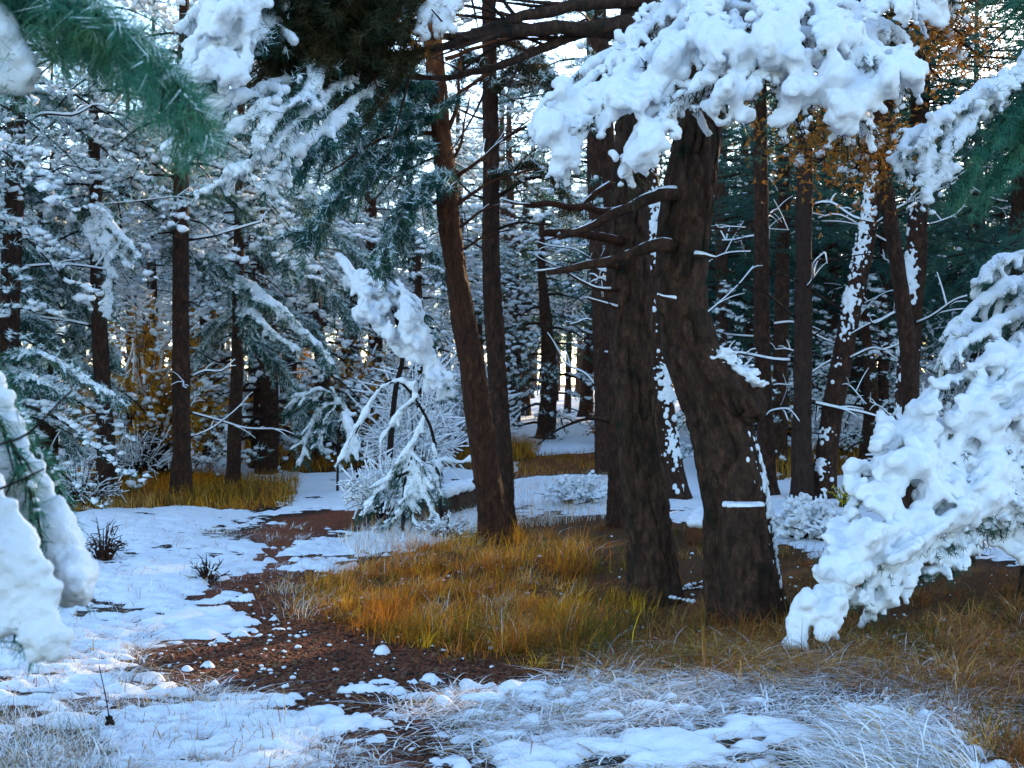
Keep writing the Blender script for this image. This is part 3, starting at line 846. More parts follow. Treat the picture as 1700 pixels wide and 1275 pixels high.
# --- the pair of pines in the middle
def near_tree(label, pts, Y, bark, ht, dY=None, seg=56, amp=0.012, seed=1, flare=0.4, extra=None):
    P, R = px_trunk(pts, Y, dY)
    top = P[-1]; d = unit(P[-1]-P[-12]); add = max(0.0, ht-top[2])
    if add > 0.2:
        n = int(add/0.2)+1
        P = np.vstack([P, top+d*np.linspace(0, add, n+1)[1:, None]]); R = np.concatenate([R, R[-1]*np.linspace(1, 0.2, n+1)[1:]])
    base = P[0].copy(); base[2] = float(gh(base[0], base[1]))
    r = root("pine_tree", base, label, "tree")
    V, Q, T = tube(P, R, seg, amp=amp, seed=seed, flare=R[1]*flare)
    tr = mk("trunk", V-base, [Q, T], M[bark], r)
    return r, tr, P, R, base

def branch_part(r, base, pts3, r0, r1, matn="twig", snow=0.0, twigs=4, rng=rt, name="branch", seg=8, needles=None, sn_from=0.1, blunt=False):
    w, s = Acc(), Acc()
    Q = resample(np.asarray(pts3), 0.05)
    Q = Q + 0.010*np.stack([n2(np.arange(len(Q))*0.35, np.full(len(Q), rng.uniform(0, 90)), c) for c in range(3)], 1)
    rad = np.linspace(r0, r1, len(Q))
    w.add(*tube(Q, rad, seg, amp=min(0.004, r0*0.12), seed=3))
    L = np.linalg.norm(Q[-1]-Q[0])
    for _ in range(twigs):
        j = rng.integers(len(Q)//4, len(Q)-1)
        d = unit(Q[min(j+2, len(Q)-1)]-Q[j-1])
        e = unit(d+rng.normal(0, 0.55, 3))
        l2 = L*rng.uniform(0.12, 0.35)
        t = limb(w, np.array([Q[j], Q[j]+e*l2*0.5+rng.normal(0, 0.03, 3)*l2, Q[j]+e*l2]), rad[j]*0.45, rad[j]*0.12, 5)
        if snow and rng.random() < 0.6:
            s.tube(t+[0, 0, rad[j]*0.35], np.linspace(rad[j]*0.45, rad[j]*0.25, len(t)), 5)
    o = mk(name, np.vstack(w.V)-base, [np.vstack(w.Q), np.vstack(w.T)], M[matn], r)
    if snow:
        i0 = int(len(Q)*sn_from)
        q = Q[i0:]
        rs = rad[i0:]*snow*(0.75+0.35*n2(np.arange(len(q))*0.5, np.full(len(q), 2.0), 3))
        s.tube(q+np.stack([0*rs, 0*rs, rad[i0:]*0.75], 1), np.maximum(rs, 0.002), 8)
        mk("snow", np.vstack(s.V)-base, [np.vstack(s.Q), np.vstack(s.T)], M["snow"], o)
    return o, Q

rc1, tr1, P1, R1, b1 = near_tree("leaning reddish pine, left of the middle pair, bark tinted as if sunlit near its top",
    [(712, -300, 24), (716, 0, 28), (722, 100, 30), (735, 250, 33), (748, 380, 36), (765, 500, 38), (785, 620, 40), (803, 750, 42), (815, 850, 45), (822, 905, 52)], 11.6, "red_bark_sunglow_top", 8.5, seed=11)
rc2, tr2, P2, R2, b2 = near_tree("straight slimmer pine just right of the leaning reddish one",
    [(812, -300, 20), (812, 60, 24), (815, 250, 26), (816, 450, 29), (824, 600, 31), (832, 750, 33), (837, 878, 39)], 12.8, "bark", 8.5, seed=12)
def b_px(r, base, pts, Y, w0, w1, **k):
    pts3 = np.array([at(p[0], p[1], p[2] if len(p) > 2 else Y) for p in pts])
    return branch_part(r, base, pts3, w0/2/F*Y, w1/2/F*Y, **k)
rb = np.random.default_rng(31)
for pts, w in (([(718, 205), (690, 195), (660, 180, 11.2), (630, 165, 11)], 8), ([(722, 222), (680, 222), (645, 225), (600, 250, 11), (540, 290, 10.8)], 8),
               ([(722, 235), (690, 240), (640, 262), (590, 300)], 6), ([(742, 220), (760, 170), (762, 120), (770, 60)], 9), ([(745, 280), (765, 240), (772, 200), (780, 160)], 6),
               ([(750, 300), (790, 270, 11.3), (830, 235, 11), (880, 200, 10.8)], 8), ([(752, 345), (800, 310), (850, 290), (900, 280)], 7), ([(755, 385), (800, 350), (830, 340)], 7),
               ([(728, 335), (700, 340), (680, 330)], 7), ([(728, 150), (680, 130), (600, 125), (520, 140)], 7), ([(770, 415), (800, 395), (850, 380)], 5),
               ([(730, 180), (770, 150), (830, 110, 11), (900, 70, 10.6)], 9), ([(735, 260), (700, 270), (650, 300), (610, 350)], 5), ([(740, 100), (790, 80), (860, 60), (960, 50)], 8)):
    b_px(rc1, b1, pts, 11.6, w, 2, matn="red_bark_sunglow_top", rng=rb, twigs=6, snow=0.35 if rb.random() < 0.3 else 0)
for pts, w in (([(820, 240), (860, 215), (900, 200), (960, 180)], 7), ([(822, 330), (870, 300), (930, 290), (985, 300)], 8), ([(822, 300), (860, 270), (900, 240)], 6),
               ([(808, 200), (780, 190), (750, 175)], 5), ([(810, 330), (780, 320), (760, 300)], 5), ([(812, 420), (790, 405), (765, 395)], 5), ([(820, 160), (850, 130), (900, 110)], 6),
               ([(824, 380), (870, 370), (920, 375)], 6), ([(815, 120), (780, 90), (740, 80)], 6)):
    b_px(rc2, b2, pts, 12.8, w, 2, matn="twig", rng=rb, twigs=5, snow=0.4 if rb.random() < 0.4 else 0)
for pts, w in (([(808, 748), (792, 742), (784, 735)], 9), ([(800, 808), (790, 802), (784, 798)], 8), ([(812, 780), (800, 776), (784, 772)], 7)):
    b_px(rc1, b1, pts, 11.55, w, 5, matn="bark", rng=rb, twigs=0)
c = CR["dark"][0]; c.put(rc1, tuple(np.array([P1[-1][0]*0.97+P1[-30][0]*0.03, b1[1], b1[2]+5.3])-b1), 0.5, 0.85, 0.6)
c = CR["dusted"][1]; c.put(rc2, tuple(np.array([P2[-20][0], b2[1], b2[2]+5.2])-b2), 1.5, 0.8, 0.65)

# --- the straight thick pine on the right (B) and the crooked old tree (A)
rB, trB, PB, RB, bB = near_tree("thick straight pine left of the crooked tree, bark dark and plated",
    [(1064, -350, 50), (1060, 0, 54), (1050, 200, 55), (1045, 350, 58), (1048, 500, 62), (1055, 700, 67), (1068, 800, 70), (1080, 900, 74), (1090, 988, 84)], 8.7, "old_bark", 7.5, seg=110, amp=0.018, seed=21, flare=0.3)
rA, trA, PA, RA, bA = near_tree("old crooked tree with a burl and a sawn stub at its foot",
    [(1180, -350, 66), (1172, 0, 68), (1165, 150, 72), (1158, 220, 76), (1147, 300, 84), (1134, 420, 86), (1132, 500, 86), (1146, 580, 88), (1168, 640, 90), (1196, 710, 98), (1213, 780, 104), (1224, 850, 108), (1234, 950, 114), (1243, 1022, 126)], 8.0, "old_bark", 7.0, seg=130, amp=0.022, seed=22, flare=0.22)
# burl: the swollen stump of a lost limb, snow lying on its slope
pts3 = P3([(1165, 600, 7.98), (1195, 635, 7.93), (1222, 660, 7.9), (1240, 676, 7.9), (1246, 700, 7.92)])
Q = resample(pts3, 0.012)
V, Fq, Ft = tube(Q, np.interp(np.linspace(0, 1, len(Q)), [0, 0.3, 0.6, 0.85, 1], [0.13, 0.16, 0.15, 0.125, 0.06]), 56, amp=0.028, seed=9)
burl = mk("burl", V-bA, [Fq, Ft], M["old_bark"], rA)
burl["label"] = "swollen burl with snow lying on its slope"
rs = np.random.default_rng(3)
q = Q[rs.integers(len(Q)//8, int(len(Q)*0.8), 170)]
sidev = np.stack([rs.normal(0.055, 0.045, 170), -np.abs(rs.normal(0.03, 0.05, 170)), rs.normal(0.125, 0.016, 170)], 1)
snow_mass("snow", q+sidev, rs.uniform(0.012, 0.034, 170), burl, bA, voxel=0.009, flat=0.5, noise=0.005, nsize=0.03, rng=rs, smooth=2)
# sawn stub at the foot, level top under a pad of snow
gA = float(gh(at(1236, 1000, 7.74)[0], 7.74))
ps = np.array([[at(1243, 1000, 7.74)[0], 7.74, gA-0.1], [at(1240, 950, 7.74)[0], 7.74, gA+0.25], [at(1236, 900, 7.75)[0], 7.75, gA+0.45], at(1234, 841, 7.77)])
Q = resample(ps, 0.02)
V, Fq, Ft = tube(Q, np.linspace(0.19, 0.128, len(Q)), 60, amp=0.014, seed=14)
stub = mk("sawn_stub", V-bA, [Fq, Ft], M["old_bark"], rA)
pp = np.array([at(1234, 838, 7.77)+[math.cos(t)*r, math.sin(t)*r*0.9, 0] for t, r in zip(rs.uniform(0, 6.28, 160), 0.112*np.sqrt(rs.random(160)))])
so = snow_mass("snow", pp, rs.uniform(0.02, 0.034, 160), stub, bA, voxel=0.008, flat=0.7, noise=0.004, nsize=0.05, rng=rs)
# snow stuck in the bark on the right flank
zz = rs.uniform(0.0, 1.2, 210); idx = np.array([int(np.argmin(np.abs(PA[:, 2]-z))) for z in zz]); aa = rs.normal(-0.35, 0.35, 210)
snow_mass("snow", PA[idx]+np.stack([np.cos(aa)*(RA[idx]+0.006), np.sin(aa)*(RA[idx]+0.006), zz-PA[idx][:, 2]], 1), rs.uniform(0.008, 0.019, 210), trA, bA, voxel=0.008, flat=1.4, noise=0.005, nsize=0.03, rng=rs, smooth=2)
# broken limbs that reach left over the straight pine
YA = 7.75
for pts, w0, w1, sn in (([(1130, 322, 7.9), (1085, 326), (1040, 345), (1000, 365), (960, 385), (925, 392)], 26, 9, 0.5),
                        ([(1120, 408, 7.9), (1080, 410), (1045, 424), (990, 436), (945, 446), (908, 450)], 26, 9, 0.35)):
    b_px(rA, bA, pts, YA, w0, w1, matn="old_bark", snow=sn, twigs=1, rng=rb, sn_from=0.05)
for pts, w0, w1, sn in (([(1030, 350, 8.6), (1000, 350, 8.4), (940, 342, 8.2), (872, 340, 8.1)], 13, 9, 0.3), ([(1030, 400, 8.6), (990, 392, 8.4), (940, 388, 8.2), (898, 388, 8.1)], 17, 11, 0.3),
                        ([(1030, 445, 8.6), (990, 440, 8.5), (950, 440, 8.4)], 10, 6, 0.4), ([(1020, 300, 8.6), (980, 330, 8.5), (960, 350, 8.4)], 12, 6, 0.5),
                        ([(1025, 480, 8.6), (990, 478, 8.6), (940, 455, 8.7), (890, 425, 8.8)], 7, 2, 0.9), ([(1025, 510, 8.6), (1000, 504, 8.6), (975, 496, 8.6)], 7, 4, 0.9)):
    b_px(rB, bB, pts, 8.5, w0, w1, matn="red_bark_sunglow_top", snow=sn, twigs=3, rng=rb)
b_px(rA, bA, [(1155, 425, 7.62), (1172, 424, 7.55), (1188, 428, 7.5)], 7.6, 9, 5, matn="old_bark", snow=1.0, twigs=0, rng=rb)
b_px(rA, bA, [(1120, 498, 7.62), (1100, 494, 7.5), (1092, 490, 7.45)], 7.6, 7, 4, matn="old_bark", snow=1.1, twigs=0, rng=rb)
b_px(rA, bA, [(1185, 378, 7.7), (1215, 385, 7.4), (1245, 372, 7.2), (1290, 352, 7.1)], 7.6, 5, 2, matn="red_bark_sunglow_top", snow=0, twigs=9, rng=rb)

# --- needle-and-snow boughs
def bough(r, base, axes, rng, step=0.10, sec=(0.16, 0.34), snow_r=0.07, dens=1.0, needle=0.075, nw=0.0022, nmat="needles", voxel=0.014, gap=1.0, noise_=0.018, name="bough", wood_r=0.016, hang=0.5, nb=9, nosnow=False, lateral=None, below=1.0, snow_frac=1.0, pad=0.0, padw=0.12, rime=0.0, lumpy=0.25, smooth=4, holes=0, hole_r=(0.06, 0.12), nsize=0.09):
    """one snow-laden bough: axes carry side twigs, snow balls fuse over them, needles show beneath"""
    w, nd = Acc(), Acc()
    sp_, sr = [], []
    tp, td = [], []
    for ax in axes:
        Q = resample(np.asarray(ax), 0.03)
        Q = Q + 0.03*np.stack([n2(np.arange(len(Q))*0.09, np.full(len(Q), rng.uniform(0, 99)), c) for c in range(3)], 1)
        n = len(Q)
        w.tube(Q, np.linspace(wood_r, wood_r*0.3, n), 6)
        T = unit(np.gradient(Q, axis=0))
        s = np.linspace(0, 1, n)
        prof = np.interp(s, [0, 0.15, 0.8, 1], [0.8, 1.0, 0.9, 0.55])
        k = np.arange(0, n, 1)
        lift = n2(k*0.12, np.full(n, rng.uniform(0, 99)), 4)
        rad = snow_r*prof*(1+0.35*lift+lumpy*n2(k*0.45, np.full(n, rng.uniform(0, 99)), 24))
        ok = (n2(k*0.07, np.full(n, rng.uniform(0, 99)), 14) > -0.75*gap) & (rng.random(n) < snow_frac)
        sp_.append((Q+np.array([0, 0, 1])*rad[:, None]*0.35)[ok]); sr.append(rad[ok])
        tp.append(Q); td.append(T+[0, 0, -0.6*below])
        if pad:
            m_ = int(n*pad); jj = rng.integers(2, n, m_)
            sv_ = unit(np.cross(T[jj], np.array([0, 0.45, 1.0])))
            off = np.clip(rng.normal(0, 1, (m_, 1)), -1.2, 1.2)*padw
            sp_.append(Q[jj]+sv_*off+rng.normal(0, 0.02, (m_, 3))); sr.append(snow_r*rng.uniform(0.4, 1.15, m_))
        st = max(1, int(step/0.03))
        for i in range(st, n, st):
            for side in (-1, 1):
                if rng.random() > 0.85*dens: continue
                sv = unit(np.cross(T[i], np.array([0, 0.45, 1.0])))*side if lateral is None else unit(np.asarray(lateral))*side
                e = unit(T[i]*rng.uniform(0.4, 1.1)+sv*rng.uniform(0.5, 1.0)+rng.normal(0, 0.25, 3)+np.array([0, 0, -hang*rng.uniform(0.2, 1.0)]))
                L = rng.uniform(*sec)*(1.1-0.5*s[i])
                m = max(3, int(L/0.022))
                q = np.linspace(0, 1, m)[:, None]
                B = Q[i]+e*L*q; B[:, 2] -= hang*0.5*L*q[:, 0]**2
                w.tube(B, np.linspace(wood_r*0.4, wood_r*0.15, m), 4)
                tp.append(B); td.append(np.repeat(e[None], m, 0)+[0, 0, -0.5*below])
                if rng.random() < snow_frac:
                    rr = snow_r*np.interp(q[:, 0], [0, 0.7, 1], [0.75, 0.62, 0.5])*rng.uniform(0.75, 1.2)
                    cut = m if rng.random() < 0.7 else int(m*0.7)
                    sp_.append((B+np.array([0, 0, 1])*rr[:, None]*0.4)[:cut]); sr.append(rr[:cut])
    tp, td = np.vstack(tp), np.vstack(td)
    V, Tn = needle_fans(tp, td, rng, nb, needle, nw, 0.65)
    bo = mk(name, np.vstack(w.V)-base, [np.vstack(w.Q), np.vstack(w.T)], M["twig"], r)
    mk("needles", V-base, [Tn], M[nmat], bo, smooth=False)
    if rime:
        pk = rng.random(len(tp)) < rime
        V, Tn = needle_fans(tp[pk]+[0, 0, 0.02], td[pk]+[0, 0, 0.5], rng, 6, needle*0.9, nw*1.1, 0.65)
        mk("rimed_needles", V-base, [Tn], M["rime"], bo, smooth=False, kind="stuff")
    if not nosnow and sp_:
        A1, A2 = np.vstack(sp_), np.concatenate(sr)
        if holes:
            c_ = A1[rng.integers(0, len(A1), holes)]; hr = rng.uniform(*hole_r, holes)
            ok = np.ones(len(A1), bool)
            for c0, h0 in zip(c_, hr):
                d_ = A1-c0; d_[:, 1] *= 0.3
                ok &= np.linalg.norm(d_, axis=1) > h0+A2*0.55
            A1, A2 = A1[ok], A2[ok]
        snow_mass("snow", A1, A2, bo, base, voxel=voxel, noise=noise_, rng=rng, smooth=smooth, nsize=nsize)
    return bo

def snow_sheet(parent, base, outline, ctrl, rng, spacing=0.03, r=0.045, flow=(0.8, 0.6), across=0.15, along=0.38, ridge=0.09, hole=0.42, edge=14, hsc=0.11, noise_=0.012, nsize=0.05, voxel=0.014, smooth=4, lobe=0.10, bulge=0.07):
    """a coat of settled snow draped over a bough: ridges along the twigs, pits between them, a lobed rim"""
    c = np.array(ctrl, float); ol = np.array(outline, float)
    Ym = c[:, 2].mean(); st = spacing/Ym*F
    lo, hi = ol.min(0)-20, ol.max(0)+20
    gx_, gy_ = np.meshgrid(np.arange(lo[0], hi[0], st), np.arange(lo[1], hi[1], st))
    x, y = gx_.ravel()+rng.normal(0, st*0.25, gx_.size), gy_.ravel()+rng.normal(0, st*0.25, gx_.size)
    m = Ym/F
    sd = -sdist(ol, x, y)
    sd = sd+edge*(n2(x*m/lobe, y*m/lobe, 61)*1.1+0.5*n2(x*m/lobe*2.2, y*m/lobe*2.2, 62))
    k = sd > 0
    x, y, sd = x[k], y[k], sd[k]
    w = 1/((x[:, None]-c[None, :, 0])**2+(y[:, None]-c[None, :, 1])**2+400)**1.5
    Y = (w*c[None, :, 2]).sum(1)/w.sum(1)
    fl = np.array(flow, float); fl /= np.linalg.norm(fl)
    u, v = (x*fl[0]+y*fl[1])*m, (-x*fl[1]+y*fl[0])*m
    wob = 0.06*n2(u/0.3, v/0.3, 63)
    rd = 1-np.abs(n2(u/along, (v+wob)/across, 64))*1.7
    h = n2(u/(hsc*1.5), v/hsc, 65)+0.45*n2(u/hsc*2, v/hsc*2, 66)-0.35*rd
    keep = (h < hole)
    x, y, Y, sd, rd, h = x[keep], y[keep], Y[keep], sd[keep], rd[keep], h[keep]
    soft = np.clip(sd/(edge*2.0), 0, 1)
    Y = Y - ridge*rd*(0.3+0.7*soft) - bulge*(1-1.6*np.abs(n2(x*m/0.15, y*m/0.15, 67))+0.6*n2(x*m/0.075, y*m/0.075, 69))*soft
    P = np.stack([(x-CX)/F*Y, Y, H-(y-CY)/F*Y], 1)
    rad = r*(0.72+0.40*soft)*rng.uniform(0.85, 1.15, len(P))*(1+0.3*n2(x*m/0.09, y*m/0.09, 68))
    return snow_mass("snow", P, rad, parent, base, voxel=voxel, flat=1.0, noise=noise_, nsize=nsize, rng=rng, smooth=smooth)

# the big white bough over the crooked tree
rz_ = np.random.default_rng(41)
bough(rA, bA, [P3(a) for a in (
    [(1180, -60, 7.6), (1120, 10, 6.9), (1030, 90, 6.5), (950, 155, 6.3), (900, 185, 6.2), (880, 215, 6.15)],
    [(1180, -60, 7.6), (1130, 40, 6.7), (1060, 120, 6.3), (990, 180, 6.1), (945, 220, 6.0), (925, 265, 6.0)],
    [(1190, -60, 7.6), (1180, 30, 6.6), (1130, 110, 6.2), (1085, 180, 6.0), (1060, 235, 5.9), (1045, 285, 5.9)],
    [(1190, -60, 7.6), (1220, 20, 6.5), (1200, 90, 6.1), (1160, 140, 5.9), (1120, 175, 5.85), (1095, 215, 5.85), (1080, 250, 5.8)],
    [(1200, -60, 7.6), (1260, 20, 6.5), (1270, 80, 6.1), (1260, 120, 5.95), (1225, 155, 5.9)],
    [(1210, -60, 7.6), (1300, 20, 6.5), (1310, 90, 6.2), (1320, 140, 6.0), (1300, 200, 5.95)],
    [(1220, -60, 7.6), (1350, 10, 6.6), (1395, 70, 6.3), (1410, 120, 6.1), (1430, 160, 6.0), (1400, 210, 6.0)],
    [(1220, -60, 7.6), (1380, 20, 6.8), (1450, 70, 6.4), (1490, 90, 6.2), (1510, 115, 6.1), (1510, 135, 6.1)],
    [(1340, 100, 6.2), (1400, 100, 6.1), (1460, 105, 6.0), (1500, 130, 5.98)],
    [(1340, 150, 6.1), (1390, 160, 6.0), (1430, 190, 5.95)],
    [(1220, -60, 7.6), (1400, -10, 7.0), (1500, 0, 6.7), (1560, -5, 6.5), (1590, 0, 6.5)],
    [(1200, -60, 7.6), (1150, -20, 7.0), (1080, 40, 6.9), (1000, 100, 6.8), (930, 160, 6.7), (900, 185, 6.7)],
    [(1140, 60, 6.5), (1200, 60, 6.3), (1270, 50, 6.3), (1340, 50, 6.3), (1400, 40, 6.4)],
    [(1160, 10, 6.8), (1240, 0, 6.7), (1330, 0, 6.7), (1420, 10, 6.7)],
    [(1080, 130, 6.2), (1130, 140, 6.1), (1190, 140, 6.0), (1220, 160, 5.95)],
    [(1210, -60, 7.6), (1330, -30, 7.0), (1420, 30, 6.7), (1470, 50, 6.5), (1490, 60, 6.5)])],
    rz_, snow_r=0.040, sec=(0.10, 0.26), step=0.075, voxel=0.011, hang=0.7, dens=1.0, nb=7, needle=0.05, nw=0.003, snow_frac=0.85, nmat="dark_needles", gap=0.8, smooth=6, noise_=0.009, nsize=0.05)
TOPC = [(1180, -60, 7.0), (1100, 20, 6.8), (1030, 90, 6.5), (950, 155, 6.2), (885, 205, 6.05), (925, 260, 5.95), (1130, 110, 6.1), (1060, 235, 5.85), (1045, 300, 5.8), (1200, 90, 6.0), (1120, 180, 5.8), (1085, 250, 5.72),
        (1270, 80, 6.0), (1225, 160, 5.8), (1310, 90, 6.1), (1305, 200, 5.85), (1395, 70, 6.1), (1410, 210, 5.85), (1450, 70, 6.2), (1520, 135, 5.95), (1400, -10, 6.8), (1560, 0, 6.5), (1300, -30, 6.8)]
tb = [o for o in rA.children if o.name.startswith("bough")][0]
snow_sheet(tb, bA, [(1110, -40), (1075, 40), (1000, 95), (935, 140), (880, 180), (868, 215), (885, 245), (915, 240), (925, 275), (950, 280), (965, 235), (1000, 215), (1040, 200), (1080, 195), (1050, 225), (1028, 270), (1030, 312), (1055, 310), (1080, 270),
    (1115, 255), (1130, 200), (1150, 180), (1200, 190), (1235, 175), (1240, 140), (1270, 150), (1285, 200), (1325, 215), (1345, 185), (1375, 180), (1385, 230), (1415, 230), (1435, 190), (1470, 185), (1500, 150), (1530, 155), (1530, 110), (1500, 75),
    (1440, 75), (1450, 45), (1500, 40), (1570, 30), (1590, -40)], TOPC, rz_, spacing=0.021, r=0.027, flow=(-0.35, 1), across=0.15, along=0.36, ridge=0.17, hole=0.16, edge=20, hsc=0.075, lobe=0.085, bulge=0.12, noise_=0.010, nsize=0.05, voxel=0.011, smooth=7)

# the white young pine weighed down at the right
bx, by = ground_px(1604, 932)
rY = root("young_pine", (float(bx), float(by), float(gh(bx, by))), "young pine bowed to the ground under a thick coat of snow at right", "tree")
bY = np.array(rY.location)
tt = resample(np.array([[bx, by, bY[2]-0.1], [bx+0.02, by, bY[2]+0.4], [bx+0.15, by-0.15, bY[2]+1.4], [bx+0.55, by-0.5, bY[2]+2.5], [bx+0.8, by-0.8, bY[2]+3.2]]), 0.05)
V, Fq, Ft = tube(tt, np.linspace(0.075, 0.03, len(tt)), 24, amp=0.006, seed=2)
mk("trunk", V-bY, [Fq, Ft], M["old_bark"], rY)
ry_ = np.random.default_rng(43)
bough(rY, bY, [P3(a) for a in (
    [(1780, 470, 9.6), (1720, 520, 9.0), (1650, 545, 8.7), (1600, 570, 8.5), (1575, 610, 8.4)],
    [(1790, 550, 9.4), (1720, 590, 8.9), (1640, 620, 8.5), (1560, 640, 8.3), (1510, 690, 8.2)],
    [(1800, 620, 9.2), (1730, 650, 8.7), (1640, 680, 8.3), (1550, 710, 8.0), (1470, 750, 7.8), (1430, 790, 7.7)],
    [(1800, 690, 9.1), (1720, 715, 8.6), (1620, 745, 8.1), (1520, 790, 7.8), (1430, 820, 7.6), (1415, 850, 7.55)],
    [(1800, 740, 9.0), (1720, 775, 8.4), (1620, 810, 8.0), (1520, 850, 7.6), (1430, 890, 7.3), (1370, 930, 7.2)],
    [(1800, 780, 9.0), (1700, 820, 8.3), (1600, 860, 7.8), (1500, 910, 7.4), (1420, 955, 7.1), (1350, 1000, 6.95), (1320, 1065, 6.9)],
    [(1800, 800, 9.0), (1690, 840, 8.3), (1590, 890, 7.8), (1500, 940, 7.4), (1430, 985, 7.15), (1380, 1020, 7.05), (1382, 1050, 7.0)],
    [(1800, 810, 9.0), (1700, 850, 8.4), (1610, 900, 7.9), (1540, 950, 7.6), (1480, 990, 7.4), (1440, 1015, 7.3)],
    [(1800, 820, 9.1), (1720, 845, 8.6), (1650, 870, 8.3), (1590, 890, 8.1), (1530, 920, 7.9)],
    [(1830, 830, 9.3), (1760, 850, 8.8), (1700, 865, 8.6), (1650, 880, 8.5)],
    [(1800, 580, 9.3), (1740, 700, 8.5), (1690, 780, 8.1), (1640, 850, 7.9), (1600, 880, 7.8)],
    [(1790, 510, 9.4), (1690, 570, 8.7), (1640, 640, 8.3), (1590, 690, 8.05), (1550, 750, 7.85), (1540, 800, 7.7)],
    [(1790, 650, 9.0), (1700, 710, 8.3), (1620, 790, 7.9), (1560, 860, 7.65), (1530, 900, 7.5), (1500, 960, 7.4)])],
    ry_, snow_r=0.046, sec=(0.10, 0.22), step=0.085, voxel=0.013, hang=0.35, dens=1.0, nb=7, needle=0.05, nw=0.003, snow_frac=0.85, gap=0.8, smooth=6, noise_=0.010, nsize=0.06)
BC = [(1800, 470, 9.2), (1720, 520, 8.9), (1650, 545, 8.6), (1580, 600, 8.3), (1640, 620, 8.4), (1510, 690, 8.1), (1640, 680, 8.2), (1550, 710, 7.9), (1430, 790, 7.6), (1620, 745, 8.0), (1520, 790, 7.7), (1415, 850, 7.45), (1720, 775, 8.3), (1620, 810, 7.9),
      (1520, 850, 7.5), (1430, 890, 7.2), (1370, 930, 7.1), (1700, 820, 8.2), (1600, 860, 7.7), (1500, 910, 7.3), (1420, 955, 7.0), (1350, 1000, 6.85), (1315, 1070, 6.8), (1590, 890, 7.7), (1500, 940, 7.3), (1385, 1050, 6.9), (1480, 990, 7.3), (1800, 820, 9.0), (1700, 865, 8.5), (1650, 880, 8.4)]
yb = [o for o in rY.children if o.name.startswith("bough")][0]
snow_sheet(yb, bY, [(1830, 540), (1740, 555), (1660, 565), (1600, 600), (1560, 610), (1545, 640), (1510, 680), (1465, 715), (1415, 770), (1408, 805), (1420, 840), (1375, 880), (1362, 920), (1352, 965), (1318, 1000), (1305, 1040), (1310, 1078), (1332, 1075), (1345, 1040),
    (1360, 1015), (1368, 1055), (1392, 1050), (1400, 1020), (1440, 1030), (1465, 1020), (1500, 1005), (1490, 965), (1510, 960), (1525, 930), (1580, 940), (1600, 920), (1640, 910), (1690, 925), (1720, 900), (1830, 900)],
    BC, ry_, spacing=0.025, r=0.033, flow=(-1, 0.62), across=0.18, along=0.46, ridge=0.19, hole=0.15, edge=20, hsc=0.09, voxel=0.013, smooth=7, lobe=0.10, bulge=0.14, noise_=0.011, nsize=0.06)
bough(rY, bY, [P3(a) for a in (
    [(1790, 360, 9.9), (1740, 410, 9.6), (1690, 430, 9.5), (1650, 440, 9.4), (1620, 470, 9.3)],
    [(1790, 420, 9.9), (1720, 460, 9.5), (1660, 480, 9.3), (1610, 510, 9.2), (1580, 540, 9.1)],
    [(1790, 380, 9.8), (1730, 450, 9.4), (1700, 490, 9.3), (1670, 520, 9.2)],
    [(1790, 450, 9.7), (1740, 500, 9.4), (1690, 540, 9.2), (1600, 550, 9.0), (1565, 590, 8.9)])],
    ry_, snow_r=0.05, sec=(0.12, 0.26), step=0.07, voxel=0.014, hang=0.5, nmat="needles", nb=12, gap=0.7)

# the neighbour at the right edge: green needles, a hanging white bough
rR = root("pine_tree", (3.75, 8.6, float(gh(3.75, 8.6))), "green-needled pine reaching in at the upper right with a hanging white bough", "tree")
bR = np.array(rR.location)
tt = np.array([[3.75, 8.6, bR[2]-0.1], [3.72, 8.6, 2], [3.7, 8.65, 4], [3.6, 8.7, 7]])
Q = resample(tt, 0.05); V, Fq, Ft = tube(Q, np.linspace(0.17, 0.05, len(Q)), 32, amp=0.012, seed=5, flare=0.06)
mk("trunk", V-bR, [Fq, Ft], M["old_bark"], rR)
rr_ = np.random.default_rng(47)
bough(rR, bR, [P3(a) for a in (
    [(1745, 60, 8.5), (1690, 110, 8.2), (1640, 150, 8.0), (1590, 180, 7.9), (1555, 215, 7.8), (1545, 260, 7.8), (1540, 330, 7.75)],
    [(1745, 80, 8.5), (1660, 160, 8.0), (1610, 200, 7.9), (1575, 240, 7.8), (1560, 290, 7.8)],
    [(1640, 160, 8.0), (1560, 205, 7.9), (1520, 225, 7.9), (1500, 250, 7.85), (1490, 285, 7.85)])],
    rr_, snow_r=0.043, sec=(0.08, 0.22), step=0.06, voxel=0.011, hang=0.8, nb=8, dens=1.0, gap=0.8, smooth=3, noise_=0.012, nsize=0.045, pad=0.5, padw=0.10)
bough(rR, bR, [P3(a) for a in (
    [(1745, 100, 8.5), (1700, 160, 8.1), (1660, 220, 7.9), (1620, 280, 7.8), (1590, 320, 7.8)],
    [(1745, 150, 8.5), (1700, 220, 8.1), (1660, 280, 8.0), (1640, 320, 7.9)],
    [(1745, 60, 8.5), (1720, 20, 8.2), (1690, 0, 8.1), (1660, -20, 8.0)],
    [(1745, 110, 8.4), (1720, 180, 8.2), (1690, 250, 8.1)])],
    rr_, snow_r=0.03, sec=(0.15, 0.32), step=0.06, nmat="green_needles", hang=0.6, nb=16, nosnow=True, needle=0.08)

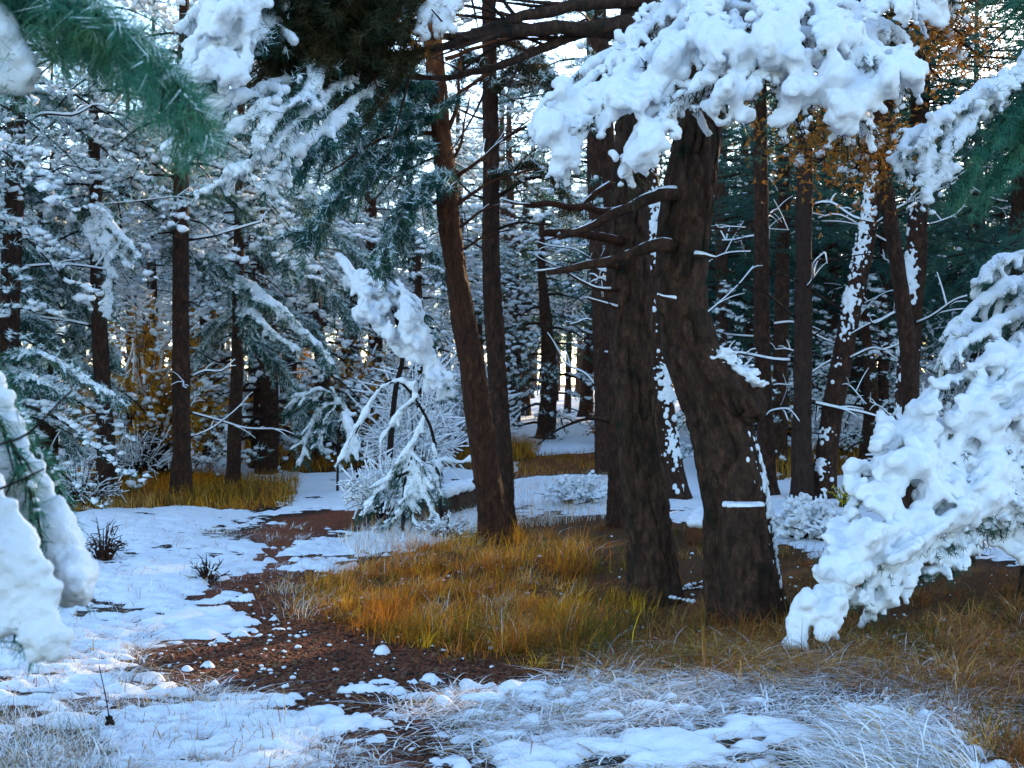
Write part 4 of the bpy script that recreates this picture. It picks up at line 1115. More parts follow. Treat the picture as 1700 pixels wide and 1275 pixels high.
# dark spreading boughs of the straight pine overhead, white at their far ends
rd_ = np.random.default_rng(51)
for pts, w0 in (([(1065, 30, 8.6), (1000, 45, 8.3), (900, 48, 8.0), (800, 60, 7.7), (700, 85, 7.4), (600, 95, 7.2), (500, 100, 7.0)], 30),
                ([(1062, 0, 8.6), (960, 10, 8.2), (860, 30, 7.9), (760, 60, 7.6), (650, 50, 7.3), (540, 30, 7.1)], 26),
                ([(1060, 60, 8.6), (980, 55, 8.3), (900, 80, 8.1), (840, 105, 7.9), (740, 130, 7.8), (640, 125, 7.6), (560, 130, 7.4)], 20),
                ([(1065, -40, 8.6), (900, -50, 8.0), (750, -40, 7.6), (600, -20, 7.2), (480, 20, 6.9)], 26)):
    b_px(rB, bB, pts, 8.0, w0, 5, matn="old_bark", twigs=10, rng=rd_)
bough(rB, bB, [P3(a) for a in (
    [(720, -30, 7.3), (640, 10, 7.1), (560, 40, 6.9), (480, 70, 6.8)], [(700, 40, 7.3), (600, 70, 7.1), (520, 85, 6.9), (450, 95, 6.8)],
    [(700, -60, 7.3), (580, -30, 7.0), (500, 0, 6.8), (430, 30, 6.7)], [(720, 80, 7.4), (640, 95, 7.2), (560, 100, 7.0)],
    [(640, -40, 7.2), (560, 0, 7.0), (500, 40, 6.9), (460, 50, 6.8)], [(660, 0, 7.4), (580, 20, 7.3), (520, 60, 7.2), (480, 100, 7.1)])],
    rd_, sec=(0.2, 0.55), step=0.055, nmat="dark_needles", hang=0.3, nb=13, nosnow=True, needle=0.08, nw=0.003)
bough(rB, bB, [P3(a) for a in (
    [(480, -10, 6.9), (420, 20, 6.6), (370, 50, 6.4), (345, 90, 6.3), (330, 125, 6.3)], [(490, -30, 6.9), (430, 0, 6.6), (390, 40, 6.4), (370, 80, 6.35), (365, 130, 6.3)],
    [(470, 30, 6.8), (420, 60, 6.5), (400, 100, 6.4), (385, 135, 6.35)], [(400, -40, 6.7), (360, -10, 6.5), (320, 30, 6.4)])],
    rd_, snow_r=0.045, sec=(0.10, 0.20), step=0.08, voxel=0.013, hang=0.5, nb=7, rime=0.3)
ub = [o for o in rB.children if o.name.startswith("bough")][-1]
snow_sheet(ub, bB, [(350, -40), (335, 10), (318, 50), (308, 95), (322, 130), (350, 125), (372, 150), (392, 140), (402, 110), (425, 60), (445, 10), (450, -40)],
    [(400, -40, 6.5), (370, 50, 6.3), (330, 110, 6.2), (380, 130, 6.25), (420, 30, 6.4)], rd_, spacing=0.019, r=0.025, flow=(-0.4, 1), hole=0.25, edge=18, hsc=0.07, lobe=0.08, bulge=0.10, ridge=0.13, noise_=0.012, nsize=0.04, voxel=0.010, smooth=3)
bough(rB, bB, [P3(a) for a in (
    [(520, 95, 6.8), (470, 140, 6.5), (420, 180, 6.4), (370, 220, 6.35), (300, 270, 6.3)], [(540, 110, 6.9), (480, 180, 6.5), (445, 230, 6.4), (410, 280, 6.35)],
    [(600, 120, 7.2), (510, 190, 6.7), (460, 240, 6.5), (390, 295, 6.4), (335, 330, 6.4)], [(620, 140, 7.3), (545, 210, 6.8), (490, 265, 6.6), (440, 320, 6.5)],
    [(480, 140, 6.8), (400, 160, 6.4), (340, 190, 6.3), (285, 250, 6.3)], [(400, 110, 6.6), (340, 125, 6.4), (285, 140, 6.4)], [(440, 60, 6.7), (360, 150, 6.4), (320, 200, 6.35)])],
    rd_, snow_r=0.036, sec=(0.06, 0.16), step=0.07, voxel=0.010, smooth=3, gap=0.8, hang=0.4, nb=8, dens=0.8, snow_frac=0.95, rime=0.4)
bough(rB, bB, [P3(a) for a in ([(760, -30, 7.4), (730, 0, 7.2), (700, 25, 7.1), (690, 50, 7.05)], [(780, -30, 7.4), (745, 10, 7.2), (725, 40, 7.1)], [(740, -40, 7.3), (690, -10, 7.2), (665, 10, 7.1)])],
    rd_, snow_r=0.05, sec=(0.08, 0.16), step=0.08, voxel=0.012, hang=0.6, nb=9, nmat="russet_leaves")

bough(rc1, b1, [P3(a) for a in (
    [(722, 205, 11.6), (660, 180, 11.2), (600, 190, 10.9), (540, 230, 10.6), (500, 280, 10.4)], [(730, 235, 11.6), (660, 250, 11.3), (590, 300, 11.0), (540, 350, 10.8), (500, 390, 10.7)],
    [(728, 150, 11.6), (650, 130, 11.2), (560, 140, 10.9), (470, 200, 10.6)], [(740, 280, 11.6), (690, 320, 11.3), (650, 380, 11.1), (630, 430, 11.0)],
    [(722, 120, 11.6), (680, 160, 11.9), (610, 240, 12.2), (560, 320, 12.3)])],
    rd_, snow_r=0.022, sec=(0.2, 0.5), step=0.07, nmat="needles", hang=0.5, nb=14, needle=0.10, nw=0.004, snow_frac=0.4, voxel=0.014, dens=1.0, rime=0.55)
bough(rc2, b2, [P3(a) for a in (
    [(820, 160, 12.8), (860, 110, 12.4), (910, 130, 12.2), (960, 180, 12.1)], [(815, 120, 12.8), (780, 90, 12.5), (760, 120, 12.4)],
    [(822, 60, 12.8), (880, 90, 12.5), (930, 150, 12.4)], [(822, 300, 12.8), (880, 270, 12.6), (930, 300, 12.5), (950, 350, 12.5)])],
    rd_, snow_r=0.024, sec=(0.2, 0.4), step=0.08, nmat="dark_needles", hang=0.5, nb=9, needle=0.10, nw=0.004, snow_frac=0.4, voxel=0.014, rime=0.3)

# the near pine just off the left edge: two boughs come into view
rL = root("pine_tree", (-2.35, 2.9, float(gh(-2.35, 2.9))), "near pine off the left edge whose heavy boughs hang into view", "tree")
bL = np.array(rL.location)
tt = np.array([[-2.35, 2.9, bL[2]-0.1], [-2.33, 2.9, 1.5], [-2.3, 2.95, 3.0], [-2.25, 3.0, 5.5]])
Q = resample(tt, 0.05); V, Fq, Ft = tube(Q, np.linspace(0.15, 0.05, len(Q)), 28, amp=0.01, seed=6, flare=0.05)
mk("trunk", V-bL, [Fq, Ft], M["old_bark"], rL)
rl_ = np.random.default_rng(61)
bough(rL, bL, [np.vstack([[-2.33, 2.9, 2.0], P3(a)]) for a in (
    [(-180, 480, 2.75), (-60, 600, 2.65), (0, 690, 2.6), (40, 790, 2.58), (60, 900, 2.55), (70, 1000, 2.52), (68, 1050, 2.5)],
    [(-160, 500, 2.8), (-40, 620, 2.75), (30, 720, 2.72), (75, 800, 2.72), (105, 880, 2.7), (125, 960, 2.7)],
    [(-200, 600, 2.7), (-60, 760, 2.55), (0, 860, 2.5), (25, 940, 2.48), (35, 1020, 2.46)],
    [(-200, 560, 2.75), (-50, 740, 2.6), (0, 830, 2.55), (10, 980, 2.5)],
    [(-150, 470, 2.85), (-40, 580, 2.75), (0, 650, 2.7), (30, 720, 2.68), (50, 800, 2.66)])],
    rl_, snow_r=0.012, sec=(0.05, 0.11), step=0.05, voxel=0.008, hang=0.8, nmat="green_needles", nb=9, needle=0.05, nw=0.0011, wood_r=0.009, noise_=0.004, snow_frac=0.5)
lb = [o for o in rL.children if o.name.startswith("bough")][0]
snow_sheet(lb, bL, [(-180, 520), (-60, 590), (0, 640), (40, 730), (75, 790), (110, 850), (128, 905), (150, 950), (140, 990), (112, 1000), (92, 965), (84, 925), (62, 900), (30, 850), (0, 800), (-60, 740), (-180, 640)],
    [(-160, 560, 2.76), (0, 700, 2.65), (60, 800, 2.63), (110, 900, 2.62), (130, 980, 2.60)], rl_, spacing=0.012, r=0.022, flow=(0.5, 1), across=0.07, along=0.2, bulge=0.02, ridge=0.035, hole=0.95, edge=8, hsc=0.04, noise_=0.006, nsize=0.02, voxel=0.006, smooth=4, lobe=0.035)
snow_sheet(lb, bL, [(-180, 640), (-60, 720), (0, 800), (40, 870), (75, 930), (92, 1000), (108, 1060), (95, 1092), (55, 1085), (40, 1040), (22, 1020), (0, 1050), (-60, 1000), (-180, 850)],
    [(-160, 740, 2.58), (0, 860, 2.46), (60, 940, 2.44), (80, 1040, 2.43)], rl_, spacing=0.012, r=0.022, flow=(0.5, 1), across=0.08, along=0.22, bulge=0.02, ridge=0.035, hole=0.95, edge=8, hsc=0.04, noise_=0.006, nsize=0.02, voxel=0.006, smooth=4, lobe=0.035)
b_px(rL, bL, [(-60, 770, 2.6), (0, 742, 2.4), (60, 712, 2.35), (125, 650, 2.3)], 2.5, 7, 3, twigs=1, rng=rl_)
b_px(rL, bL, [(-60, 830, 2.5), (0, 816, 2.35), (40, 800, 2.3), (75, 782, 2.3)], 2.5, 6, 3, twigs=0, rng=rl_)
bough(rL, bL, [np.vstack([[-2.28, 2.95, 3.0], P3(a)]) for a in ([(-120, -60, 2.9), (-20, 10, 2.75), (20, 60, 2.7), (30, 120, 2.7), (25, 165, 2.7)], [(-120, -20, 2.9), (-30, 60, 2.75), (0, 120, 2.7), (5, 160, 2.7)])],
    rl_, snow_r=0.036, sec=(0.06, 0.12), step=0.07, voxel=0.009, hang=0.7, nmat="green_needles", nb=12, needle=0.06, nw=0.0011, wood_r=0.008, noise_=0.008)
bough(rL, bL, [np.vstack([[-2.27, 3.0, 3.2], P3(a)]) for a in ([(-100, -120, 2.9), (60, -40, 2.7), (150, 20, 2.6), (220, 80, 2.55), (265, 130, 2.5), (295, 175, 2.5)], [(-60, -60, 2.9), (60, 0, 2.8), (130, 30, 2.75), (170, 70, 2.7)])],
    rl_, snow_r=0.016, sec=(0.10, 0.20), step=0.05, voxel=0.007, hang=0.6, nmat="green_needles", nb=30, needle=0.085, nw=0.0012, wood_r=0.008, noise_=0.006, snow_frac=0.45, dens=1.0, rime=0.5)

# long drooping frosted boughs of the left-hand pines
rf = np.random.default_rng(77)
def frosted(r, Y, axes, **k):
    kw = dict(snow_r=0.026, sec=(0.2, 0.5), step=0.08, nmat="needles", hang=0.55, nb=9, needle=0.09, nw=0.0045, snow_frac=0.75, voxel=0.018, rime=1.0, noise_=0.012)
    kw.update(k)
    bough(r, np.array(r.location), [P3([(p[0], p[1], p[2] if len(p) > 2 else Y) for p in a]) for a in axes], rf, **kw)
frosted(LEFT[0], 16.4, [[(20, 400, 14.9), (90, 440), (150, 520), (190, 600)], [(15, 520, 14.9), (80, 560), (140, 610), (190, 655, 16.4)], [(18, 470, 14.9), (60, 470), (110, 500), (130, 560)],
                        [(24, 300, 14.9), (90, 300), (140, 340), (200, 420, 16.4)], [(12, 600, 14.9), (60, 640), (100, 700), (120, 740)], [(20, 350, 14.9), (-30, 400), (-60, 470)], [(26, 150, 14.9), (100, 170), (180, 240)]])
frosted(LEFT[1], 17.2, [[(160, 300, 16.3), (220, 300), (270, 350), (290, 420)], [(158, 330, 16.3), (110, 350), (70, 420), (50, 470)], [(150, 200, 16.3), (220, 210), (280, 270)]])
frosted(LEFT[2], 17.4, [[(300, 330, 16.9), (360, 320), (430, 370), (480, 450)], [(303, 250, 16.9), (240, 260), (190, 320), (170, 380)], [(300, 420, 16.9), (350, 430), (400, 480), (420, 560)], [(303, 200, 16.9), (380, 210), (460, 270), (520, 350)]])
frosted(LEFT[3], 19.0, [[(396, 420, 18.5), (460, 420), (530, 470), (590, 540)], [(396, 480, 18.5), (450, 490), (510, 540), (550, 600)], [(398, 330, 18.5), (470, 330), (560, 390), (620, 460)], [(394, 560, 18.5), (440, 580), (480, 630), (500, 690)], [(396, 520, 18.5), (360, 540), (340, 600)]])
frosted(LEFT[4], 26, [[(614, 420, 26.5), (560, 440), (520, 520)], [(616, 380, 26.5), (690, 390), (740, 450)], [(618, 500, 26.5), (680, 520), (720, 580)]], needle=0.12, nw=0.008, sec=(0.3, 0.7), voxel=0.03, snow_r=0.04)

frosted(LEFT[1], 15.2, [[(162, 345, 15.8), (165, 375), (185, 405), (205, 430), (218, 440)], [(162, 350, 15.8), (170, 390), (178, 440), (178, 480), (174, 515)], [(162, 340, 15.8), (185, 370), (225, 420)], [(160, 360, 15.8), (150, 385), (160, 430)]], snow_r=0.055, sec=(0.08, 0.2), snow_frac=0.95, nb=7, voxel=0.02, rime=0.3)
frosted(LEFT[3], 16.8, [[(398, 480, 18), (440, 500), (480, 540), (520, 570), (548, 600)], [(396, 500, 18), (430, 530), (460, 560), (500, 580)], [(398, 460, 18), (450, 500), (500, 545)]], snow_r=0.05, sec=(0.08, 0.2), snow_frac=0.9, nb=7, voxel=0.02, rime=0.4)
frosted(LEFT[0], 13.6, [[(10, 590, 14.4), (70, 590), (130, 620), (175, 648), (202, 668)], [(10, 610, 14.4), (60, 630), (110, 660)]], snow_r=0.04, sec=(0.08, 0.22), snow_frac=0.9, nb=9, voxel=0.018, rime=0.6)

# ------------------------------------------------------------------ undergrowth, saplings, stumps
def sapling(label, stem_pts, Y, rng, axes, snow_r=0.045, sec=(0.10, 0.22), wr=0.02, name="bent_sapling", nmat="needles", cat="sapling", **k):
    P = P3([(p[0], p[1], p[2] if len(p) > 2 else Y) for p in stem_pts])
    g = float(gh(P[0][0], P[0][1])); P[0][2] = g-0.06
    r = root(name, (P[0][0], P[0][1], g), label, cat); b_ = np.array(r.location)
    Q = resample(P, 0.05); V, Fq, Ft = tube(Q, np.linspace(wr, wr*0.4, len(Q)), 8)
    mk("stem", V-b_, [Fq, Ft], M["twig"], r)
    bough(r, b_, [P3([(p[0], p[1], p[2] if len(p) > 2 else Y) for p in a]) for a in axes], rng, snow_r=snow_r, sec=sec, nmat=nmat, **k)
    return r, b_
rp = np.random.default_rng(71)
bent, _ = sapling("bent sapling whose drooping head is thick with snow, behind the middle pair", [(640, 775), (655, 660), (668, 590), (650, 510), (600, 470)], 15.2, rp,
        [[(575, 455), (620, 470), (660, 500), (695, 540), (715, 600), (735, 650)], [(590, 480), (640, 500), (670, 530), (700, 580)], [(600, 470), (640, 475), (690, 510), (700, 560)],
         [(560, 430), (610, 490), (640, 540)], [(620, 470), (670, 520), (730, 620), (745, 660)]],
        snow_r=0.075, sec=(0.15, 0.32), wr=0.045, voxel=0.02, nw=0.004, gap=0.8)
rs2, bs2 = (bent, np.array(bent.location))
hb = [o for o in bent.children if o.name.startswith("bough")][0]
snow_sheet(hb, bs2, [(585, 470), (610, 452), (645, 455), (690, 500), (708, 545), (718, 590), (742, 625), (738, 662), (712, 655), (702, 605), (680, 590), (650, 580), (630, 562), (608, 535), (590, 520)],
    [(600, 470, 15.1), (650, 500, 14.95), (700, 560, 14.9), (735, 640, 14.95), (620, 530, 14.9)], rp, spacing=0.035, r=0.04, flow=(0.6, 1), across=0.25, along=0.4, ridge=0.16, hole=0.16, edge=9, hsc=0.13, voxel=0.018, smooth=3, lobe=0.14, bulge=0.16, noise_=0.025, nsize=0.08)
sapling("arched sapling bowed to an upside-down U with snow along it", [(735, 815), (722, 740), (700, 680), (660, 632), (625, 650), (590, 720)], 13.2, rp,
        [[(700, 680), (672, 634), (640, 642), (610, 680), (590, 720), (572, 760)], [(705, 690), (690, 730), (670, 770), (660, 800)], [(722, 740), (730, 780), (735, 800)], [(690, 660), (660, 690), (630, 740)],
         [(735, 770), (700, 770), (660, 760)], [(735, 765), (770, 770), (830, 748)]],
        snow_r=0.034, sec=(0.08, 0.2), wr=0.022, voxel=0.014, nw=0.003, dens=0.35, snow_frac=0.9, nb=3)
sapling("low cone-shaped frosted sapling in front of the fallen log", [(668, 870), (672, 800), (690, 740)], 12.6, rp,
        [[(685, 740), (660, 780), (620, 830), (600, 860)], [(685, 750), (690, 800), (660, 850), (640, 880)], [(685, 745), (720, 790), (735, 830)], [(680, 760), (680, 820), (690, 870)], [(680, 780), (640, 800), (610, 840)], [(690, 780), (710, 820), (720, 860)]],
        snow_r=0.036, sec=(0.10, 0.24), wr=0.02, voxel=0.014, nw=0.003, nb=8, snow_frac=0.8)
sapling("small sapling with a hanging ball of snow in the yellow grass", [(560, 770), (562, 720), (572, 690)], 17, rp, [[(572, 690), (580, 720), (580, 760)], [(570, 690), (588, 730), (592, 765)]], snow_r=0.06, sec=(0.06, 0.12), wr=0.02, voxel=0.02, nw=0.004)
sapling("leafy sapling bent left with snowy drooping tips near the yellow grass", [(600, 780), (575, 700), (540, 660), (515, 690)], 17.5, rp, [[(560, 670), (530, 680), (510, 720), (500, 770)], [(560, 670), (540, 700), (525, 740)], [(580, 690), (545, 650), (500, 660), (470, 690)], [(590, 690), (560, 700), (530, 715)]],
        snow_r=0.04, sec=(0.15, 0.32), wr=0.02, voxel=0.018, nw=0.004, snow_frac=0.8)
def shrub(label, px, py, w, h, rng, twigs=60, snow=0.6, lump=0.03, name="shrub", matn="twig", leaves=None, nl=0, fine=True, flat=0.8, leaf=0.045):
    x, y = ground_px(px, py); x, y = float(x), float(y); g = float(gh(x, y))
    r = root(name, (x, y, g), label, "shrub"); b_ = np.array(r.location)
    s = y/F
    w_, h_ = w*s/2, h*s
    W, S = Acc(), Acc()
    lp, lr = [], []
    for _ in range(twigs):
        a = rng.uniform(0, 6.28); q = math.sqrt(rng.random())
        tip = np.array([x+math.cos(a)*w_*q, y+math.sin(a)*w_*q*0.8, g+h_*(1-0.75*q*q)*rng.uniform(0.6, 1.05)])
        b0 = np.array([x+math.cos(a)*w_*q*0.25, y+math.sin(a)*w_*q*0.2, g-0.03])
        Q = limb(W, np.array([b0, (b0+tip)/2+[0, 0, h_*0.15], tip]), 0.008, 0.003, 4, 0.05)
        for j in range(3):
            k = rng.integers(len(Q)//2, len(Q)); e = unit(rng.normal(0, 1, 3)+[math.cos(a), math.sin(a), 0.3])*h_*rng.uniform(0.1, 0.3)
            t = limb(W, np.array([Q[k], Q[k]+e]), 0.004, 0.0015, 4, 0.05)
            lp.append(t); lr.append(np.full(len(t), 0.8))
        lp.append(Q[len(Q)//3:]); lr.append(np.ones(len(Q)-len(Q)//3))
        if rng.random() < snow:
            for t in [Q[len(Q)//3:]]+lp[-4:-1]:
                r_ = lump*rng.uniform(0.35, 0.6)
                S.tube(t+[0, 0, r_*0.6], r_*np.interp(np.arange(len(t)), [0, len(t)/2, len(t)-1], [0.5, 1.0, 0.55])*rng.uniform(0.75, 1.25, len(t)), 5)
    W.obj("twigs", M[matn], r, kind="stuff")
    lp, lr = np.vstack(lp), np.concatenate(lr)
    if snow:
        pk = rng.random(len(lp)) < snow*0.35
        V, T = lumps(lp[pk]+[0, 0, lump*0.4], lr[pk]*lump*rng.uniform(0.4, 1.25, pk.sum()), rng, fine=fine, flat=flat, jit=0.16)
        S.add(V, None, T)
        mk("snow", np.vstack(S.V)-b_, ([np.vstack(S.Q)] if S.Q else [])+[np.vstack(S.T)], M["snow"], r)
    if leaves:
        i = rng.integers(0, len(lp), nl)
        V, T = needle_fans(lp[i], rng.normal(0, 1, (nl, 3)), rng, 2, leaf, leaf*0.31, 1.0)
        mk("leaves", V-b_, [T], M[leaves], r, smooth=False)
    return r
shrub("low spreading juniper under lumpy snow right of the crooked tree", 1345, 900, 150, 78, rp, 170, 0.95, 0.038, name="juniper")
shrub("frosted knee-high bush between the middle pair and the straight pine", 960, 838, 130, 55, rp, 90, 0.75, 0.03)
shrub("bare reddish twiggy shrub beside the near left bough", 172, 930, 80, 70, rp, 45, 0.25, 0.012, matn="red_bark_sunglow_top")
shrub("faint pinkish dry weed left of the path bend", 345, 965, 70, 45, rp, 30, 0.3, 0.012, matn="red_bark_sunglow_top")
shrub("yellow-leaved seedling at the foot of the speckled leaning trunk", 1400, 845, 45, 50, rp, 16, 0.1, 0.012, leaves="yellow_leaves", nl=120)
shrub("golden leafy thicket in the sunlit gap at upper left", 236, 792, 270, 290, rp, 170, 0.12, 0.06, leaves="gold_leaves", nl=6000, fine=False, leaf=0.085)
shrub("russet thicket behind the bent snow-headed sapling", 575, 768, 200, 220, rp, 120, 0.2, 0.06, leaves="gold_leaves", nl=3500, fine=False, leaf=0.085)
shrub("rusty bush on the far slope by the path's end", 1000, 735, 80, 70, rp, 50, 0.1, 0.04, leaves="russet_leaves", nl=700, fine=False)
shrub("grey frosted thicket behind the thin left pine", 225, 795, 260, 90, rp, 150, 0.6, 0.018, fine=False)
shrub("tall lacy frosted bush filling in behind the arched sapling", 690, 812, 170, 250, rp, 130, 0.9, 0.026, fine=False)
shrub("lacy white bush just left of the leaning reddish pine's foot", 632, 868, 130, 130, rp, 110, 0.9, 0.022, fine=False)
shrub("white thorny bush behind the arched sapling", 770, 752, 150, 170, rp, 150, 0.85, 0.05, fine=False)
shrub("low frosted weeds around the base of the middle pair", 740, 895, 110, 45, rp, 60, 0.5, 0.018)
shrub("snowy brush beyond the palest right trunk", 1400, 760, 170, 110, rp, 120, 0.7, 0.05, fine=False)
shrub("dusted bush in shade behind the white right bush", 1560, 800, 200, 150, rp, 120, 0.55, 0.05, fine=False)
shrub("pale weedy growth behind the near left snow bough", 130, 845, 150, 90, rp, 90, 0.5, 0.014, fine=False)

def log(label, p0, p1, rad, snow=True, name="fallen_log", cat="log", bark="old_bark", rng=rp):
    x0, y0 = ground_px(*p0); x1, y1 = ground_px(*p1)
    A = np.array([x0, y0, gh(x0, y0)+rad*0.75], float); B = np.array([x1, y1, gh(x1, y1)+rad*0.7], float)
    r = root(name, (A+B)/2-[0, 0, rad*0.7], label, cat); b_ = np.array(r.location)
    Q = resample(np.array([A, (A+B)/2+[0, 0, rad*0.1], B]), 0.04)
    V, Fq, Ft = tube(Q, np.linspace(rad, rad*0.85, len(Q)), 28, amp=rad*0.08, seed=4)
    mi = np.concatenate([np.zeros(len(Fq)), np.ones(len(Ft))])
    lg = mk("log_body", V-b_, [Fq, Ft], [M[bark], M["cut_wood"]], r, midx=mi)
    if snow:
        k = rng.integers(1, len(Q), 120)
        snow_mass("snow", Q[k]+np.stack([rng.normal(0, rad*0.35, 120), rng.normal(0, rad*0.3, 120), np.full(120, rad*0.95)], 1), rng.uniform(0.3, 0.55, 120)*rad, r, b_, voxel=0.012, noise=0.006, rng=rng)
    return r
log("fallen log under a thick pad of snow left of the middle pair", (706, 868), (800, 838), 0.165)
log("short piece of wood with a reddish cut end behind the snowy log", (762, 836), (800, 828), 0.07, snow=True, name="cut_log")
log("old stump remnant capped with snow between the straight pine and crooked tree", (1160, 905), (1178, 880), 0.12, name="stump_piece", cat="stump")
for lab, a, b2_, rd in (("longest fallen branch with snow specks at the straight pine's foot", (1060, 1003), (1180, 985), 0.012), ("thin fallen twig lying just in front of the straight pine", (1050, 1000), (1150, 1008), 0.007), ("pale stick leaning from the crooked tree's foot", (1120, 990), (1185, 975), 0.010)):
    x0, y0 = ground_px(*a); x1, y1 = ground_px(*b2_)
    A = np.array([x0, y0, gh(x0, y0)+0.02], float); B = np.array([x1, y1, gh(x1, y1)+0.035], float)
    r = root("fallen_branch", (A+B)/2, lab, "stick"); b_ = np.array(r.location)
    W = Acc(); Q = limb(W, np.array([A, (A+B)/2+[0, 0.02, 0.02], B]), rd, rd*0.5, 6, 0.04)
    for k in range(3):
        j = rp.integers(2, len(Q)-2); limb(W, np.array([Q[j], Q[j]+[rp.uniform(0.05, 0.12), rp.uniform(-0.1, 0.1), 0.04]]), rd*0.5, rd*0.2, 5, 0.04)
    W.obj("branch", M["pale_bark"], r)
    k = rp.integers(0, len(Q), 30); V, T = lumps(Q[k]+[0, 0, rd], rp.uniform(0.006, 0.018, 30), rp, fine=True, flat=0.7); mk("snow", V-b_, [T], M["snow"], r)
# dead stalk poking out of the snow bottom left
x, y = ground_px(185, 1213); x, y = float(x), float(y); g = float(gh(x, y))
r = root("dead_stalk", (x, y, g), "dark dead stalk with a withered head leaning out of the snow", "plant")
W = Acc(); limb(W, np.array([[0, 0, -0.03], [-0.02, 0, 0.12], [-0.055, 0.0, 0.29]]), 0.004, 0.002, 6, 0.03); W.add(*[v for v in (lumps(np.array([[-0.008, 0, 0.035], [-0.012, 0, 0.05]]), [0.018, 0.014], rp, fine=True, flat=1.5)[0],)], T=lumps(np.array([[0, 0, 0], [0, 0, 0]]), [0.01, 0.01], rp, fine=True)[1])
mk("stalk", np.vstack(W.V), [np.vstack(W.Q), np.vstack(W.T)], M["twig"], r)

# --- russet-leaved tree behind the crooked one
xo, Yo = at(1450, 600, 11.4)[0], 11.4
go = float(gh(xo, Yo))
rO = root("oak_tree", (xo, Yo, go), "russet-leaved tree hanging over from behind the crooked one", "tree"); bO = np.array(rO.location)
tt = np.array([[xo+0.5, Yo+0.4, go-0.1], [xo+0.45, Yo+0.4, 1.8], [xo+0.2, Yo+0.2, 3.2], [xo, Yo, 4.6], [xo-0.1, Yo, 6.2]])
Q = resample(tt, 0.06); V, Fq, Ft = tube(Q, np.linspace(0.10, 0.03, len(Q)), 24, amp=0.008, seed=8, flare=0.04); mk("trunk", V-bO, [Fq, Ft], M["bark"], rO)
ro = np.random.default_rng(81)
W = Acc(); lp = []
for (px, py, Yl, n) in ((1290, 250, 10.6, 5), (1360, 270, 10.8, 6), (1430, 260, 10.9, 6), (1490, 250, 11.1, 4), (1600, 60, 11, 7), (1640, 100, 11.2, 5), (1580, 20, 10.9, 5), (1410, 300, 11, 3), (1560, 130, 11, 3), (1330, 190, 10.9, 4), (1620, 10, 11, 4)):
    tgt = at(px, py, Yl)
    j = int(np.argmin(np.abs(Q[:, 2]-(tgt[2]+0.25))))
    B = limb(W, np.array([Q[j], (Q[j]+tgt)/2+[0, 0, 0.2], tgt]), 0.03, 0.008, 6, 0.06)
    for k in range(n*4):
        i = ro.integers(len(B)//2, len(B)); e = unit(ro.normal(0, 1, 3)+[0, 0, -0.3])*ro.uniform(0.1, 0.4)
        t = limb(W, np.array([B[i], B[i]+e*0.5+[0, 0, 0.03], B[i]+e]), 0.006, 0.002, 4, 0.05); lp.append(t)
W.obj("branches", M["twig"], rO, kind="stuff")
lp = np.vstack(lp); i = ro.integers(0, len(lp), 2300)
V, T = needle_fans(lp[i]+ro.normal(0, 0.17, (2300, 3)), ro.normal(0, 1, (2300, 3))+[0, 0, -0.5], ro, 3, 0.05, 0.011, 0.9)
lv = mk("crown", V-bO, [T], M["russet_leaves"], rO, smooth=False)
i = ro.integers(0, len(lp), 90); V, T = lumps(lp[i]+[0, 0, 0.03], ro.uniform(0.02, 0.055, 90), ro, fine=True, flat=0.75); mk("snow", V-bO, [T], M["snow"], lv)

# ------------------------------------------------------------------ the wood behind
rw = np.random.default_rng(91)
MARKS = [(-20, "the left edge"), (12, "the tall left-edge trunk"), (168, "the thin left pine"), (300, "the straight dark trunk"), (394, "the slender pine"), (480, "the stout far trunk"),
         (620, "the bent sapling"), (775, "the leaning reddish pine"), (826, "the slimmer middle pine"), (1000, "the straight thick pine"), (1150, "the crooked tree"), (1265, "the forked-looking trunk"),
         (1333, "the palest trunk"), (1392, "the leaning speckled trunk"), (1508, "the snow-flecked trunk"), (1600, "the white bush"), (1720, "the right edge")]
def where(what, x, Y):
    """which named trunks a background tree is seen between"""
    u = x/Y*F+CX
    if u < MARKS[0][0]: return what+" past the left edge of the view"
    if u > MARKS[-1][0]: return what+" past the right edge of the view"
    k = max(i for i in range(len(MARKS)) if MARKS[i][0] <= u)
    k = min(k, len(MARKS)-2)
    return what+" between "+MARKS[k][1]+" and "+MARKS[k+1][1]
def grown(name, label, x, Y, kind, ht, scale, group, z0, trunk_me, rng):
    if group:
        label = where(label, x, Y); group = label.replace("pine", "pines", 1)
    g = float(gh(x, Y))
    r = root(name, (x, Y, g), label, "tree", group)
    c = bpy.data.objects.new("trunk", trunk_me); COL.objects.link(c); c.parent = r
    c.scale = (scale, scale, ht/8.0)
    cr = CR[kind][rng.integers(len(CR[kind]))]
    cr.put(r, (0, 0, z0), rng.uniform(0, 6.28), scale, (ht-z0)/(cr.H*scale))
    return r
zz = np.arange(-0.2, 8.0, 0.2)
V, Fq, Ft = tube(np.stack([0.05*np.sin(zz*0.7), 0.04*np.cos(zz*0.9), zz], 1), np.linspace(0.13, 0.03, len(zz)), 14, amp=0.008, seed=17, flare=0.05)
TRUNK = mk("trunk", V, [Fq, Ft], M["bark"], link=False).data
